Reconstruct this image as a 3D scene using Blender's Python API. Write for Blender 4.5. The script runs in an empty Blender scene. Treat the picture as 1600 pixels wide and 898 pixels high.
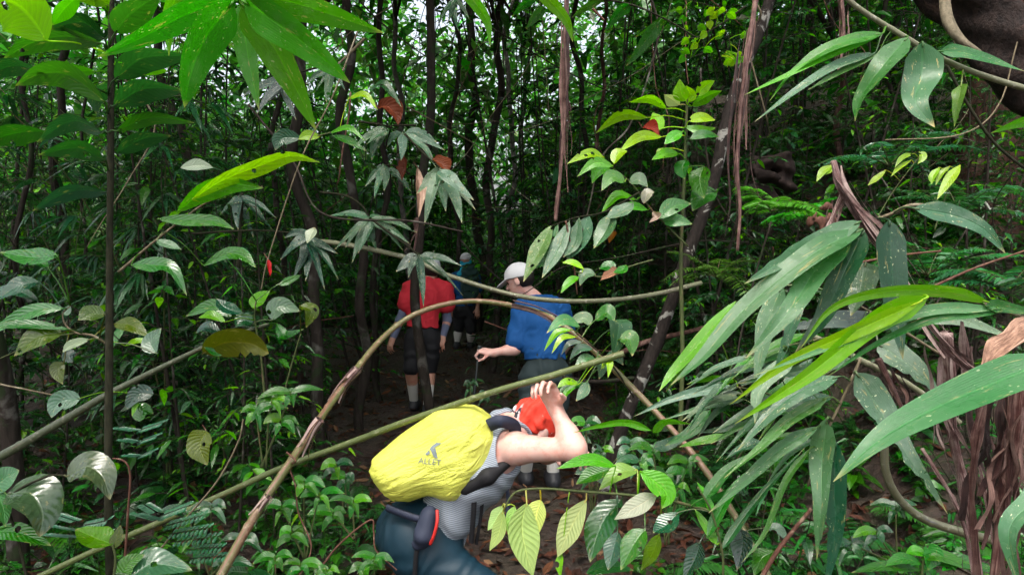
import bpy, bmesh, math, random
import numpy as np
from mathutils import Vector, Matrix
from mathutils.bvhtree import BVHTree

random.seed(7)
rng = np.random.default_rng(7)
SC = bpy.context.scene
COL = SC.collection
F_PX = 1081.0
PITCH = math.atan((449 - 380) / F_PX)
CAM = np.array([0.0, 0.0, 1.75])
FWD = np.array([0.0, math.cos(PITCH), -math.sin(PITCH)])
UPV = np.array([0.0, math.sin(PITCH), math.cos(PITCH)])
RGT = np.array([1.0, 0.0, 0.0])
ZV = np.array([0.0, 0.0, 1.0])

def P(px, py, d):
    """world point that the photograph shows at (px, py), d metres along the view axis"""
    return CAM + d * (FWD + (px - 800) / F_PX * RGT - (py - 449) / F_PX * UPV)

def project(p):
    q = np.asarray(p) - CAM
    d = q @ FWD
    return 800 + F_PX * (q @ RGT) / d, 449 - F_PX * (q @ UPV) / d, d

def nrm(v):
    v = np.asarray(v, float)
    return v / (np.linalg.norm(v, axis=-1, keepdims=True) + 1e-12)

def sstep(a, b, x):
    t = np.clip((x - a) / (b - a), 0, 1)
    return t * t * (3 - 2 * t)

def Hn(x, y):
    """terrain height"""
    x = np.asarray(x, float); y = np.asarray(y, float)
    h = 0.03 + 0.05 * np.sin(x * 1.3 + 0.6) * np.sin(y * 0.9 + 1.0) * sstep(0.4, 1.6, np.abs(x - pathx(y)))
    bank = 1.3 * sstep(0.9, 4.0, x - 0.1) * sstep(2.6, 6.0, y) + 0.42 * np.clip(y - 5.0, 0, 9) * sstep(1.1, 3.2, x)
    h = h + bank
    h = h + 0.25 * sstep(1.5, 5, -x) * sstep(2, 8, y) + 0.05 * np.clip(y - 8, 0, 14)
    h = h + 0.04 * np.sin(3.1 * x + 1.2 * y) * np.sin(2.3 * y - x) * sstep(0.3, 1.2, np.abs(x - pathx(y)))
    return h

def pathx(y):
    return np.interp(y, [0, 2.5, 4.9, 7.0, 10.5, 16, 40], [0.0, 0.05, 0.2, -0.75, -0.7, -0.2, -0.2])

# ------------------------------------------------------------------ object helpers
def tag(o, label=None, cat=None, group=None, kind=None):
    if label: o['label'] = label
    if cat: o['category'] = cat
    if group: o['group'] = group
    if kind: o['kind'] = kind
    return o

def empty(name, loc):
    o = bpy.data.objects.new(name, None)
    o.empty_display_size = 0.1
    o.location = Vector([float(c) for c in loc])
    COL.objects.link(o)
    return o

def link(name, me, mat=None, parent=None):
    o = bpy.data.objects.new(name, me)
    COL.objects.link(o)
    if mat is not None and not me.materials:
        me.materials.append(mat)
    if parent is not None:
        o.parent = parent
        o.matrix_parent_inverse = Matrix.Translation(-Vector(parent.location))
    return o

def copy_tree(root, loc, rz, sc):
    r = root.copy(); COL.objects.link(r)
    r.location = Vector([float(c) for c in loc]); r.rotation_euler = (0, 0, rz); r.scale = (sc, sc, sc)
    for ch in list(root.children):
        c = ch.copy(); COL.objects.link(c); c.parent = r
    return r

def mesh_from(name, V, Fq, uv=None, tint=None, smooth=True):
    """V (n,3); Fq (m,4) or (m,3); uv per vertex (n,2); tint per vertex (n,3)"""
    V = np.asarray(V, np.float32); Fq = np.asarray(Fq, np.int32)
    me = bpy.data.meshes.new(name)
    n, (m, k) = len(V), Fq.shape
    me.vertices.add(n); me.vertices.foreach_set('co', V.ravel())
    me.loops.add(m * k); me.loops.foreach_set('vertex_index', Fq.ravel())
    me.polygons.add(m)
    me.polygons.foreach_set('loop_start', np.arange(0, m * k, k, dtype=np.int32))
    try:
        me.polygons.foreach_set('loop_total', np.full(m, k, dtype=np.int32))
    except Exception:
        pass
    if smooth:
        me.polygons.foreach_set('use_smooth', np.ones(m, dtype=bool))
    if uv is not None:
        l = me.uv_layers.new(name='UVMap')
        l.data.foreach_set('uv', np.asarray(uv, np.float32)[Fq.ravel()].ravel())
    if tint is not None:
        a = me.attributes.new('tint', 'FLOAT_COLOR', 'POINT')
        c = np.ones((n, 4), np.float32); c[:, :3] = tint
        a.data.foreach_set('color', c.ravel())
    me.update(calc_edges=True)
    return me

class Soup:
    """collects quads (vertices, uv, tint) into one mesh"""
    def __init__(s):
        s.V, s.F, s.U, s.T, s.n = [], [], [], [], 0
    def add(s, V, F, U=None, T=None):
        V = np.asarray(V, float).reshape(-1, 3)
        s.V.append(V); s.F.append(np.asarray(F, int).reshape(-1, 4) + s.n)
        s.U.append(np.zeros((len(V), 2)) if U is None else np.asarray(U, float).reshape(-1, 2))
        T = np.full((len(V), 3), 0.1) if T is None else np.broadcast_to(np.asarray(T, float), (len(V), 3))
        s.T.append(T); s.n += len(V)
        return s
    def mesh(s, name):
        return mesh_from(name, np.concatenate(s.V), np.concatenate(s.F), np.concatenate(s.U), np.concatenate(s.T))
    def build(s, name, mat, parent=None):
        return link(name, s.mesh(name), mat, parent)

def spline(pts, n):
    """Catmull-Rom through pts (k, c) resampled to n points"""
    pts = np.asarray(pts, float)
    if len(pts) == 2:
        t = np.linspace(0, 1, n)[:, None]
        return pts[0] * (1 - t) + pts[1] * t
    p = np.vstack([2 * pts[0] - pts[1], pts, 2 * pts[-1] - pts[-2]])
    seg = len(pts) - 1
    u = np.linspace(0, seg - 1e-6, n); i = u.astype(int); t = (u - i)[:, None]
    p0, p1, p2, p3 = p[i], p[i + 1], p[i + 2], p[i + 3]
    return 0.5 * (2 * p1 + (p2 - p0) * t + (2 * p0 - 5 * p1 + 4 * p2 - p3) * t ** 2 + (3 * p1 - p0 - 3 * p2 + p3) * t ** 3)

def frames(c):
    t = nrm(np.gradient(c, axis=0))
    a = np.array([0.31, 0.83, 0.46]) if abs(t[0] @ nrm([0.31, 0.83, 0.46])) < 0.9 else np.array([1.0, 0, 0])
    n = nrm(np.cross(t[0], a)); N = [n]
    for i in range(1, len(c)):
        n = N[-1] - t[i] * (N[-1] @ t[i]); N.append(nrm(n))
    N = np.array(N)
    return t, N, np.cross(t, N)

def tube(S, pts, radii, segs=8, n=None, tint=None, wob=0.0, nodes=0.0, node_h=0.12, rough=0.0, flat=1.0, seed=0):
    """round tube along pts with radii; nodes = spacing of bamboo rings"""
    r0 = np.random.default_rng(seed + 11)
    pts = np.asarray(pts, float)
    n = n or max(6, 5 * len(pts))
    pr = np.column_stack([pts, np.interp(np.linspace(0, 1, len(pts)), np.linspace(0, 1, len(np.atleast_1d(radii))), np.atleast_1d(radii))])
    c = spline(pr, n); r = np.abs(c[:, 3]); c = c[:, :3].copy()
    ln = np.concatenate([[0], np.cumsum(np.linalg.norm(np.diff(c, axis=0), axis=1))])
    if wob:
        ph = r0.uniform(0, 6.28, 6)
        for k in range(3):
            c[:, 0] += wob / (k + 1) * np.sin(ln * (2.1 + 2.3 * k) + ph[k]); c[:, 1] += wob / (k + 1) * np.sin(ln * (1.7 + 2.6 * k) + ph[3 + k])
    if nodes:
        x = (ln + r0.uniform(0, nodes)) / nodes; f = np.abs(x - np.round(x)) * nodes
        r = r * (1 + node_h * np.exp(-(f / 0.006) ** 2) - 0.05 * np.exp(-((f - 0.014) / 0.006) ** 2))
    t, N, B = frames(c)
    a = np.linspace(0, 2 * np.pi, segs, endpoint=False)
    rr = np.repeat(r[:, None], segs, 1)
    if rough:
        ph = r0.uniform(0, 6.28, (4,))
        rr = rr * (1 + rough * (np.sin(3 * a + ln[:, None] * 4 + ph[0]) * 0.5 + np.sin(2 * a - ln[:, None] * 9 + ph[1]) * 0.35 + np.sin(5 * a + ln[:, None] * 23 + ph[2]) * 0.25))
    V = c[:, None, :] + rr[..., None] * (np.cos(a)[None, :, None] * N[:, None, :] + flat * np.sin(a)[None, :, None] * B[:, None, :])
    i = np.arange(n - 1)[:, None]; j = np.arange(segs)[None, :]; j2 = (j + 1) % segs
    Fq = np.stack([i * segs + j, i * segs + j2, (i + 1) * segs + j2, (i + 1) * segs + j], -1).reshape(-1, 4)
    U = np.stack(np.broadcast_arrays(a[None, :] / (2 * np.pi), ln[:, None]), -1).reshape(-1, 2)
    Va = np.vstack([V.reshape(-1, 3), c[0][None], c[-1][None]]); Ua = np.vstack([U, [[0.1, ln[0]], [0.1, ln[-1]]]])
    k = [[x, (x + 1) % segs, (x + 2) % segs] for x in range(0, segs - 1, 2)]
    caps = [[q[2], q[1], q[0], n * segs] for q in k] + [[q[0] + (n - 1) * segs, q[1] + (n - 1) * segs, q[2] + (n - 1) * segs, n * segs + 1] for q in k]
    S.add(Va, np.vstack([Fq, caps]), Ua, tint)
    return c

# ------------------------------------------------------------------ leaves
def prof(kind, t):
    if kind == 'bamboo':
        return np.clip(t / 0.16, 0, 1) ** 0.65 * np.clip(1 - ((t - 0.16) / 0.84).clip(0, 1) ** 1.9, 0, 1) ** 0.95
    if kind == 'broad':
        return np.sin(np.pi * np.clip(t, 0, 1) ** 0.9) ** 0.85 * (1 - 0.25 * t ** 3) + 0.0
    if kind == 'ovate':
        return np.sin(np.pi * np.clip(t, 0, 1) ** 0.72) ** 0.8
    if kind == 'round':
        return np.sin(np.pi * np.clip(t, 0, 1)) ** 0.55
    if kind == 'obov':
        return np.sin(np.pi * np.clip(t, 0, 1) ** 1.35) ** 0.85
    return np.sin(np.pi * t)

def one_leaf(S, mid, side, halfw, kind, tint, fold=0.18, n=16, wave=0.05, seed=0, torn=0.0):
    """a detailed leaf along mid (k,3) with lateral directions side (k,3)"""
    r0 = np.random.default_rng(seed + 5)
    c = spline(mid, n); s = nrm(spline(side, n)); t = np.linspace(0, 1, n)
    tan = nrm(np.gradient(c, axis=0)); s = nrm(s - tan * (s * tan).sum(1, keepdims=True))
    nor = np.cross(s, tan)
    w = np.maximum(prof(kind, t), 0.015) * halfw
    cols = np.array([-1, -0.55, -0.08, 0.08, 0.55, 1.0])
    wv = wave * np.stack([np.sin(t * 11 + r0.uniform(0, 6)) , np.sin(t * 13 + r0.uniform(0, 6))], 0)
    V = []; U = []
    for q in cols:
        e = w * (1 + (0.5 * wv[0] if q < 0 else 0.5 * wv[1]))
        if torn:
            bite = torn * (np.abs(np.sin(t * 17 + r0.uniform(0, 6))) ** 5 + np.abs(np.sin(t * 41)) ** 3 * 0.5) * sstep(0.35, 0.6, t)
            if q > 0.5: e = e * (1 - bite.clip(0, 0.8))
        up = fold * w * abs(q) ** 1.2 + (w * (wv[0] if q < 0 else wv[1]) * abs(q) ** 2) - 0.06 * w * (abs(q) < 0.1)
        V.append(c + s * (q * e)[:, None] + nor * up[:, None]); U.append(np.stack([np.full(n, (q + 1) / 2), t], 1))
    V = np.stack(V, 1); U = np.stack(U, 1); k = len(cols)
    i = np.arange(n - 1)[:, None]; j = np.arange(k - 1)[None, :]
    Fq = np.stack([i * k + j, i * k + j + 1, (i + 1) * k + j + 1, (i + 1) * k + j], -1).reshape(-1, 4)
    S.add(V.reshape(-1, 3), Fq, U.reshape(-1, 2), tint)

TS4 = np.array([0, 0.22, 0.5, 0.78, 1.0])
def many_leaves(S, base, dirs, L, wr, tint, up=None, droop=0.25, kind='broad', fold=0.2, ts=TS4):
    """vectorised leaves; base, dirs (n,3); L (n); wr = width / length; tint (n,3)"""
    base = np.asarray(base, float); dirs = nrm(dirs); n = len(base)
    L = np.broadcast_to(np.asarray(L, float), (n,)); droop = np.broadcast_to(np.asarray(droop, float), (n,))
    wr = np.broadcast_to(np.asarray(wr, float), (n,))
    if up is None:
        up = ZV + rng.normal(0, 0.35, (n, 3))
    s = np.cross(dirs, up); bad = np.linalg.norm(s, axis=1) < 0.1; s[bad] = np.cross(dirs[bad], [1.0, 0.2, 0]); s = nrm(s)
    m = len(ts); w = np.maximum(prof(kind, ts), 0.03)
    t = ts[None, :, None]
    mid = base[:, None, :] + dirs[:, None, :] * (L[:, None] * ts)[..., None]
    mid = mid - ZV * (droop[:, None] * L[:, None] * ts ** 2)[..., None]
    nor = nrm(np.cross(s, dirs))
    hw = (0.5 * wr * L)[:, None] * w[None]
    Lf = mid - s[:, None] * hw[..., None] + nor[:, None] * (fold * hw)[..., None]
    Rt = mid + s[:, None] * hw[..., None] + nor[:, None] * (fold * hw)[..., None]
    V = np.stack([Lf, mid, Rt], 2).reshape(-1, 3)           # n, m, 3cols
    U = np.stack(np.broadcast_arrays(np.array([0, 0.5, 1.0])[None, None, :], ts[None, :, None], ), -1)
    U = np.broadcast_to(U, (n, m, 3, 2)).reshape(-1, 2)
    o = (np.arange(n) * m * 3)[:, None, None]; i = np.arange(m - 1)[None, :, None]; j = np.arange(2)[None, None, :]
    a = o + i * 3 + j
    Fq = np.stack([a, a + 1, a + 4, a + 3], -1).reshape(-1, 4)
    T = np.repeat(np.broadcast_to(tint, (n, 3)), m * 3, axis=0)
    S.add(V, Fq, U, T)

def vary(c, n, s=0.25):
    c = np.asarray(c, float)
    v = c[None] * np.exp(rng.normal(0, s, (n, 1))) * np.exp(rng.normal(0, s * 0.35, (n, 3)))
    return v.clip(0.004, 0.6)

# ------------------------------------------------------------------ SDF modelling (bodies, clothes, packs)
class Sdf:
    def __init__(s, lo, hi, h):
        s.h = h; s.lo = np.asarray(lo, float); s.N = np.ceil((np.asarray(hi) - s.lo) / h).astype(int) + 1
        s.F = np.full(s.N, 0.3, np.float32)
    def block(s, lo, hi):
        a = np.clip(np.floor((lo - s.lo) / s.h).astype(int), 0, s.N - 1); b = np.clip(np.ceil((hi - s.lo) / s.h).astype(int) + 1, 1, s.N)
        ax = [s.lo[i] + s.h * np.arange(a[i], b[i]) for i in range(3)]
        X = np.stack(np.meshgrid(*ax, indexing='ij'), -1)
        return tuple(slice(a[i], b[i]) for i in range(3)), X
    def mix(s, sl, d, k, op='u'):
        f = s.F[sl]
        if op == 'cut':
            d = -d; hh = np.clip(k - np.abs(f - d), 0, None) / k; s.F[sl] = np.maximum(f, d) + hh * hh * k / 4
        else:
            hh = np.clip(k - np.abs(f - d), 0, None) / k; s.F[sl] = np.minimum(f, d) - hh * hh * k / 4
    def cone(s, a, b, ra, rb, k=0.02, op='u'):
        a = np.asarray(a, float); b = np.asarray(b, float); m = max(ra, rb) + k + 3 * s.h
        sl, X = s.block(np.minimum(a, b) - m, np.maximum(a, b) + m)
        if X.size == 0: return s
        ab = b - a; t = np.clip(((X - a) @ ab) / (ab @ ab + 1e-12), 0, 1)
        d = np.linalg.norm(X - a - t[..., None] * ab, axis=-1) - (ra + (rb - ra) * t)
        s.mix(sl, d, k, op); return s
    def ell(s, c, R, r, k=0.02, op='u', e=2.0):
        """R rows = axes, r = radii"""
        c = np.asarray(c, float); r = np.asarray(r, float); m = r.max() * 1.05 + k + 3 * s.h
        sl, X = s.block(c - m, c + m)
        if X.size == 0: return s
        q = (X - c) @ np.asarray(R).T
        if e == 2.0:
            k0 = np.linalg.norm(q / r, axis=-1); k1 = np.linalg.norm(q / r ** 2, axis=-1)
            d = k0 * (k0 - 1) / (k1 + 1e-9)
        else:
            d = (((np.abs(q) / r) ** e).sum(-1) ** (1 / e) - 1) * r.min()
        s.mix(sl, d, k, op); return s
    def plane(s, p, n, k=0.004):
        """removes the side that n points to"""
        sl, X = s.block(s.lo, s.lo + s.h * s.N)
        d = (X - np.asarray(p)) @ nrm(n); s.F = np.maximum(s.F, d.astype(np.float32)); return s
    def field(s, fn):
        sl, X = s.block(s.lo, s.lo + s.h * s.N)
        s.F = s.F + fn(X).astype(np.float32); return s
    def mesh(s, name):
        Fd = s.F.copy()
        for ax in range(3):                                  # seal the border
            ii = [slice(None)] * 3; ii[ax] = 0; Fd[tuple(ii)] = np.maximum(Fd[tuple(ii)], 0.001); ii[ax] = -1; Fd[tuple(ii)] = np.maximum(Fd[tuple(ii)], 0.001)
        ins = Fd < 0
        cs = [c - 1 for c in s.N]
        acc = np.zeros((*cs, 3), np.float32); cnt = np.zeros(cs, np.float32)
        cor = [(i, j, k) for i in (0, 1) for j in (0, 1) for k in (0, 1)]
        sub = lambda A, c: A[c[0]:c[0] + cs[0], c[1]:c[1] + cs[1], c[2]:c[2] + cs[2]]
        for c1 in cor:
            for ax in range(3):
                if c1[ax] == 0:
                    c2 = list(c1); c2[ax] = 1
                    f1, f2 = sub(Fd, c1), sub(Fd, c2); x = (f1 < 0) != (f2 < 0)
                    t = np.where(x, f1 / np.where(x, f1 - f2, 1), 0)
                    for q in range(3):
                        acc[..., q] += np.where(x, c1[q] + (t if q == ax else 0), 0)
                    cnt += x
        act = cnt > 0
        idx = np.full(cs, -1, np.int64); idx[act] = np.arange(act.sum())
        ijk = np.argwhere(act)
        V = s.lo + s.h * (ijk + acc[act] / cnt[act][:, None])
        Q = []
        for ax in range(3):
            o = [a for a in range(3) if a != ax]
            A = ins; n = s.N
            sl1 = [slice(1, n[q] - 1) for q in range(3)]; sl1[ax] = slice(0, n[ax] - 1)
            sl2 = list(sl1); sl2[ax] = slice(1, n[ax])
            i1, i2 = A[tuple(sl1)], A[tuple(sl2)]
            for flag, rev in ((i1 & ~i2, False), (~i1 & i2, True)):
                e = np.argwhere(flag)
                if not len(e): continue
                e = e + np.array([0 if q == ax else 1 for q in range(3)])
                def cell(da, db):
                    c = e.copy(); c[:, o[0]] -= da; c[:, o[1]] -= db
                    return idx[c[:, 0], c[:, 1], c[:, 2]]
                q4 = np.stack([cell(1, 1), cell(0, 1), cell(0, 0), cell(1, 0)], 1)
                if (ax == 1) != rev: q4 = q4[:, ::-1]
                Q.append(q4)
        Q = np.concatenate(Q)
        Q = Q[(Q >= 0).all(1)]
        # one pass of gentle smoothing
        for _ in range(2):
            sm = np.zeros_like(V); ct = np.zeros(len(V))
            for a, b in ((0, 1), (1, 2), (2, 3), (3, 0)):
                np.add.at(sm, Q[:, a], V[Q[:, b]]); np.add.at(ct, Q[:, a], 1)
                np.add.at(sm, Q[:, b], V[Q[:, a]]); np.add.at(ct, Q[:, b], 1)
            V = V * 0.6 + 0.4 * sm / np.maximum(ct, 1)[:, None]
        return mesh_from(name, V, Q, uv=np.zeros((len(V), 2)))
    def build(s, name, mat, parent=None):
        return link(name, s.mesh(name), mat, parent)

def bbox(pts, m):
    p = np.array(pts); return p.min(0) - m, p.max(0) + m
EXPOSURE = 1.8
# ------------------------------------------------------------------ materials
class NT:
    def __init__(s, name):
        s.m = bpy.data.materials.new(name); s.m.use_nodes = True
        s.t = s.m.node_tree; s.t.nodes.clear()
        s.out = s.t.nodes.new('ShaderNodeOutputMaterial')
    def n(s, typ, ins=None, **kw):
        x = s.t.nodes.new(typ)
        for k, v in kw.items(): setattr(x, k, v)
        for k, v in (ins or {}).items():
            sk = x.inputs[k]
            if isinstance(v, bpy.types.NodeSocket): s.t.links.new(v, sk)
            elif isinstance(v, bpy.types.Node): s.t.links.new(v.outputs[0], sk)
            else:
                try: sk.default_value = v
                except Exception: sk.default_value = (*v, 1.0)
        return x
    def math(s, op, a, b=0.0, c=None, clamp=False):
        d = {0: a, 1: b}
        if c is not None: d[2] = c
        return s.n('ShaderNodeMath', d, operation=op, use_clamp=clamp).outputs[0]
    def mix(s, f, a, b, blend='MIX'):
        x = s.t.nodes.new('ShaderNodeMix'); x.data_type = 'RGBA'; x.blend_type = blend
        for sk, v in ((x.inputs[0], f), (x.inputs[6], a), (x.inputs[7], b)):
            if isinstance(v, bpy.types.NodeSocket): s.t.links.new(v, sk)
            elif isinstance(v, (int, float)): sk.default_value = v
            else: sk.default_value = (*v, 1.0)
        return x.outputs[2]
    def ramp(s, fac, stops):
        x = s.t.nodes.new('ShaderNodeValToRGB'); e = x.color_ramp.elements
        while len(e) < len(stops): e.new(0.5)
        for q, (p, c) in zip(e, stops):
            q.position = p; q.color = (*c, 1) if not isinstance(c, (int, float)) else (c, c, c, 1)
        s.t.links.new(fac, x.inputs[0]); return x.outputs[0]
    def noise(s, vec, scale, detail=3.0, rough=0.55, dist=0.0):
        return s.n('ShaderNodeTexNoise', {'Vector': vec, 'Scale': scale, 'Detail': detail, 'Roughness': rough, 'Distortion': dist}).outputs[0]
    def mapr(s, v, a, b, c=0.0, d=1.0):
        return s.n('ShaderNodeMapRange', {0: v, 1: a, 2: b, 3: c, 4: d}, interpolation_type='SMOOTHSTEP').outputs[0]
    def done(s, shader, disp=None):
        s.t.links.new(shader.outputs[0] if isinstance(shader, bpy.types.Node) else shader, s.out.inputs[0])
        return s.m

def leaf_mat(name, veins='pinnate', rough=0.34, trans=0.32, specks=0.0, damage=0.0, bump=0.3, spec=0.5, nv=11.0, vein_c=0.18, holes=0.0):
    t = NT(name)
    tint = t.n('ShaderNodeAttribute', attribute_name='tint').outputs['Color']
    uv = t.n('ShaderNodeUVMap'); sx = t.n('ShaderNodeSeparateXYZ', {0: uv.outputs[0]})
    u, v = sx.outputs[0], sx.outputs[1]
    geo = t.n('ShaderNodeTexCoord'); oi = t.n('ShaderNodeObjectInfo')
    off = t.n('ShaderNodeVectorMath', {0: geo.outputs['Object'], 1: oi.outputs['Location']}, operation='ADD').outputs[0]
    au = t.math('ABSOLUTE', t.math('SUBTRACT', u, 0.5))
    rib = t.mapr(au, 0.012, 0.05, 1.0, 0.0)
    if veins == 'pinnate':
        ph = t.math('MULTIPLY', t.math('SUBTRACT', t.math('MULTIPLY', v, nv), t.math('MULTIPLY', au, nv * 0.42)), 6.2832)
        w = t.math('SINE', ph)
        line = t.mapr(w, 0.86, 1.0); hgt = w
    else:
        w = t.math('SINE', t.math('MULTIPLY', u, 6.2832 * 17)); w2 = t.math('SINE', t.math('MULTIPLY', u, 6.2832 * 41))
        hgt = t.math('ADD', t.math('MULTIPLY', w, 0.6), t.math('MULTIPLY', w2, 0.4)); line = t.mapr(hgt, 0.5, 1.0)
    big = t.noise(off, 9.0, 4.0); fine = t.noise(off, 60.0, 3.0)
    c = t.n('ShaderNodeHueSaturation', {'Color': tint, 'Saturation': 1.22, 'Value': t.math('ADD', 0.78, t.math('MULTIPLY', big, 0.44)), 'Hue': t.math('ADD', 0.485, t.math('MULTIPLY', oi.outputs['Random'], 0.03))}).outputs[0]
    lite = t.mix(1.0, c, (1.7, 1.5, 1.5), 'MULTIPLY')
    c = t.mix(t.math('MULTIPLY', line, vein_c * (0.6 if veins == 'pinnate' else 0.35)), c, lite)
    c = t.mix(t.math('MULTIPLY', rib, 0.55), c, lite)
    rgh = t.math('ADD', rough - 0.08, t.math('MULTIPLY', fine, 0.2))
    if specks:
        cd = t.n('ShaderNodeCombineXYZ', {0: t.math('MULTIPLY', u, 2.2), 1: t.math('MULTIPLY', v, 8.0), 2: t.math('MULTIPLY', oi.outputs['Random'], 31.0)}).outputs[0]
        vo = t.n('ShaderNodeTexVoronoi', {'Vector': t.n('ShaderNodeVectorMath', {0: cd, 1: t.n('ShaderNodeVectorMath', {0: t.n('ShaderNodeTexNoise', {'Vector': cd, 'Scale': 3.0}).outputs['Color'], 1: (0.5, 0.5, 0.5)}, operation='MULTIPLY').outputs[0]}, operation='ADD').outputs[0], 'Scale': 4.6, 'Randomness': 1.0})
        dens = t.mapr(t.noise(cd, 1.3, 2.0), 0.36, 0.58, 0.1, 1.0)
        vc = t.n('ShaderNodeSeparateColor', {0: vo.outputs['Color']}).outputs[0]
        thr = t.math('MULTIPLY', t.math('MULTIPLY', t.math('POWER', vc, 2.5), 0.34), dens)
        sp = t.math('LESS_THAN', vo.outputs['Distance'], thr)
        c = t.mix(t.math('MULTIPLY', sp, specks), c, (0.45, 0.5, 0.32))
        film = t.mapr(t.noise(cd, 0.7, 5.0, 0.65), 0.5, 0.72)
        c = t.mix(t.math('MULTIPLY', film, 0.14 * specks), c, (0.36, 0.40, 0.36))
    if damage:
        cd2 = t.n('ShaderNodeCombineXYZ', {0: t.math('MULTIPLY', u, 3.4), 1: t.math('MULTIPLY', v, 2.4), 2: t.math('MULTIPLY', oi.outputs['Random'], 17.0)}).outputs[0]
        dm = t.mapr(t.noise(cd2, 2.6, 5.0, 0.7, 0.4), 0.60, 0.66)
        tip = t.mapr(v, 0.9, 1.0)
        dm = t.math('MAXIMUM', t.math('MULTIPLY', dm, damage), t.math('MULTIPLY', tip, min(1.0, damage)))
        c = t.mix(dm, c, (0.42, 0.33, 0.13))
    mid_ = t.noise(off, 26.0, 2.0)
    rgh = t.math('ADD', rgh, t.mapr(mid_, 0.45, 0.65, -0.06, 0.12))
    bp = t.n('ShaderNodeBump', {'Strength': bump, 'Distance': 0.004, 'Height': t.math('ADD', t.math('ADD', t.math('MULTIPLY', hgt, 0.28), t.math('MULTIPLY', mid_, 2.2)), t.math('ADD', t.math('MULTIPLY', rib, -1.2), t.math('MULTIPLY', fine, 0.5)))})
    pb = t.n('ShaderNodeBsdfPrincipled', {'Base Color': c, 'Roughness': rgh, 'Specular IOR Level': spec, 'Normal': bp.outputs[0]})
    tc = t.mix(1.0, c, (2.1, 2.5, 0.9), 'MULTIPLY')
    tr = t.n('ShaderNodeBsdfTranslucent', {'Color': tc, 'Normal': bp.outputs[0]})
    mx = t.n('ShaderNodeMixShader', {0: trans, 1: pb.outputs[0], 2: tr.outputs[0]})
    if holes:                                                 # insect holes
        hv = t.n('ShaderNodeTexVoronoi', {'Vector': off, 'Scale': 34.0}); hc = t.n('ShaderNodeSeparateColor', {0: hv.outputs['Color']}).outputs[0]
        hm = t.math('LESS_THAN', t.math('ADD', hv.outputs['Distance'], t.math('MULTIPLY', t.math('SUBTRACT', fine, 0.5), 0.5)), t.math('MULTIPLY', t.math('GREATER_THAN', hc, 1 - holes), t.math('MULTIPLY', hc, 0.3)))
        mx = t.n('ShaderNodeMixShader', {0: hm, 1: mx.outputs[0], 2: t.n('ShaderNodeBsdfTransparent').outputs[0]})
    return t.done(mx)

def bark_mat(name, c0, c1, c2=None, scale=7.0, stretch=0.25, rough=0.8, bump=0.6, patch=(0.55, 0.68), moss=None):
    t = NT(name)
    co = t.n('ShaderNodeTexCoord'); mp = t.n('ShaderNodeMapping', {0: co.outputs['Object'], 3: (1, 1, stretch)})
    a = t.noise(mp.outputs[0], scale * 4, 6.0, 0.65); b = t.noise(co.outputs['Object'], scale * 0.7, 5.0, 0.6, 0.6)
    c = t.mix(t.mapr(a, 0.3, 0.7), c0, c1)
    if c2 is not None: c = t.mix(t.mapr(b, *patch), c, c2)
    if moss is not None: c = t.mix(t.mapr(t.noise(co.outputs['Object'], scale * 1.3, 4.0), 0.55, 0.66), c, moss)
    bp = t.n('ShaderNodeBump', {'Strength': bump, 'Distance': 0.012, 'Height': t.math('ADD', a, t.math('MULTIPLY', b, 0.5))})
    return t.done(t.n('ShaderNodeBsdfPrincipled', {'Base Color': c, 'Roughness': rough, 'Specular IOR Level': 0.15, 'Normal': bp.outputs[0]}))

def pole_mat(name, green, brown, pale, amt=0.5, rough=0.45):
    t = NT(name)
    uv = t.n('ShaderNodeUVMap'); co = t.n('ShaderNodeTexCoord')
    mp = t.n('ShaderNodeMapping', {0: uv.outputs[0], 3: (3.0, 1.3, 1)})
    st = t.n('ShaderNodeMapping', {0: uv.outputs[0], 3: (9.0, 2.0, 1)})
    n1 = t.noise(mp.outputs[0], 2.2, 5.0, 0.62, 0.3); n2 = t.noise(st.outputs[0], 6.0, 4.0); n3 = t.noise(co.outputs['Object'], 55.0, 4.0, 0.7)
    c = t.mix(t.mapr(n2, 0.35, 0.7), green, tuple(0.6 * x for x in green))
    c = t.mix(t.mapr(n1, 0.62 - 0.2 * amt, 0.70 - 0.2 * amt), c, brown)
    c = t.mix(t.math('MULTIPLY', t.mapr(n3, 0.56, 0.66), 0.7), c, pale)
    bp = t.n('ShaderNodeBump', {'Strength': 0.35, 'Distance': 0.004, 'Height': t.math('ADD', n2, n3)})
    return t.done(t.n('ShaderNodeBsdfPrincipled', {'Base Color': c, 'Roughness': rough, 'Normal': bp.outputs[0]}))

def strip_mat(name, dark, mid, light):
    t = NT(name)
    uv = t.n('ShaderNodeUVMap'); oi = t.n('ShaderNodeTexCoord')
    mp = t.n('ShaderNodeMapping', {0: uv.outputs[0], 3: (6.0, 2.4, 1)})
    f = t.noise(mp.outputs[0], 3.0, 6.0, 0.7, 0.2); g = t.noise(oi.outputs['Object'], 26.0, 4.0, 0.6)
    sx = t.n('ShaderNodeSeparateXYZ', {0: uv.outputs[0]}); wn = t.n('ShaderNodeTexWhiteNoise', {'W': t.math('ROUND', sx.outputs[0])}, noise_dimensions='1D').outputs['Value']
    c = t.ramp(t.math('ADD', t.math('ADD', t.math('MULTIPLY', f, 0.7), t.math('MULTIPLY', g, 0.3)), t.math('MULTIPLY', t.math('SUBTRACT', wn, 0.5), 0.26)), [(0.34, dark), (0.5, mid), (0.60, light), (0.72, tuple(min(0.8, 1.5 * x) for x in light))])
    bp = t.n('ShaderNodeBump', {'Strength': 0.9, 'Distance': 0.006, 'Height': t.math('ADD', f, g)})
    pb = t.n('ShaderNodeBsdfPrincipled', {'Base Color': c, 'Roughness': 0.55, 'Normal': bp.outputs[0]})
    return t.done(pb)

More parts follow.
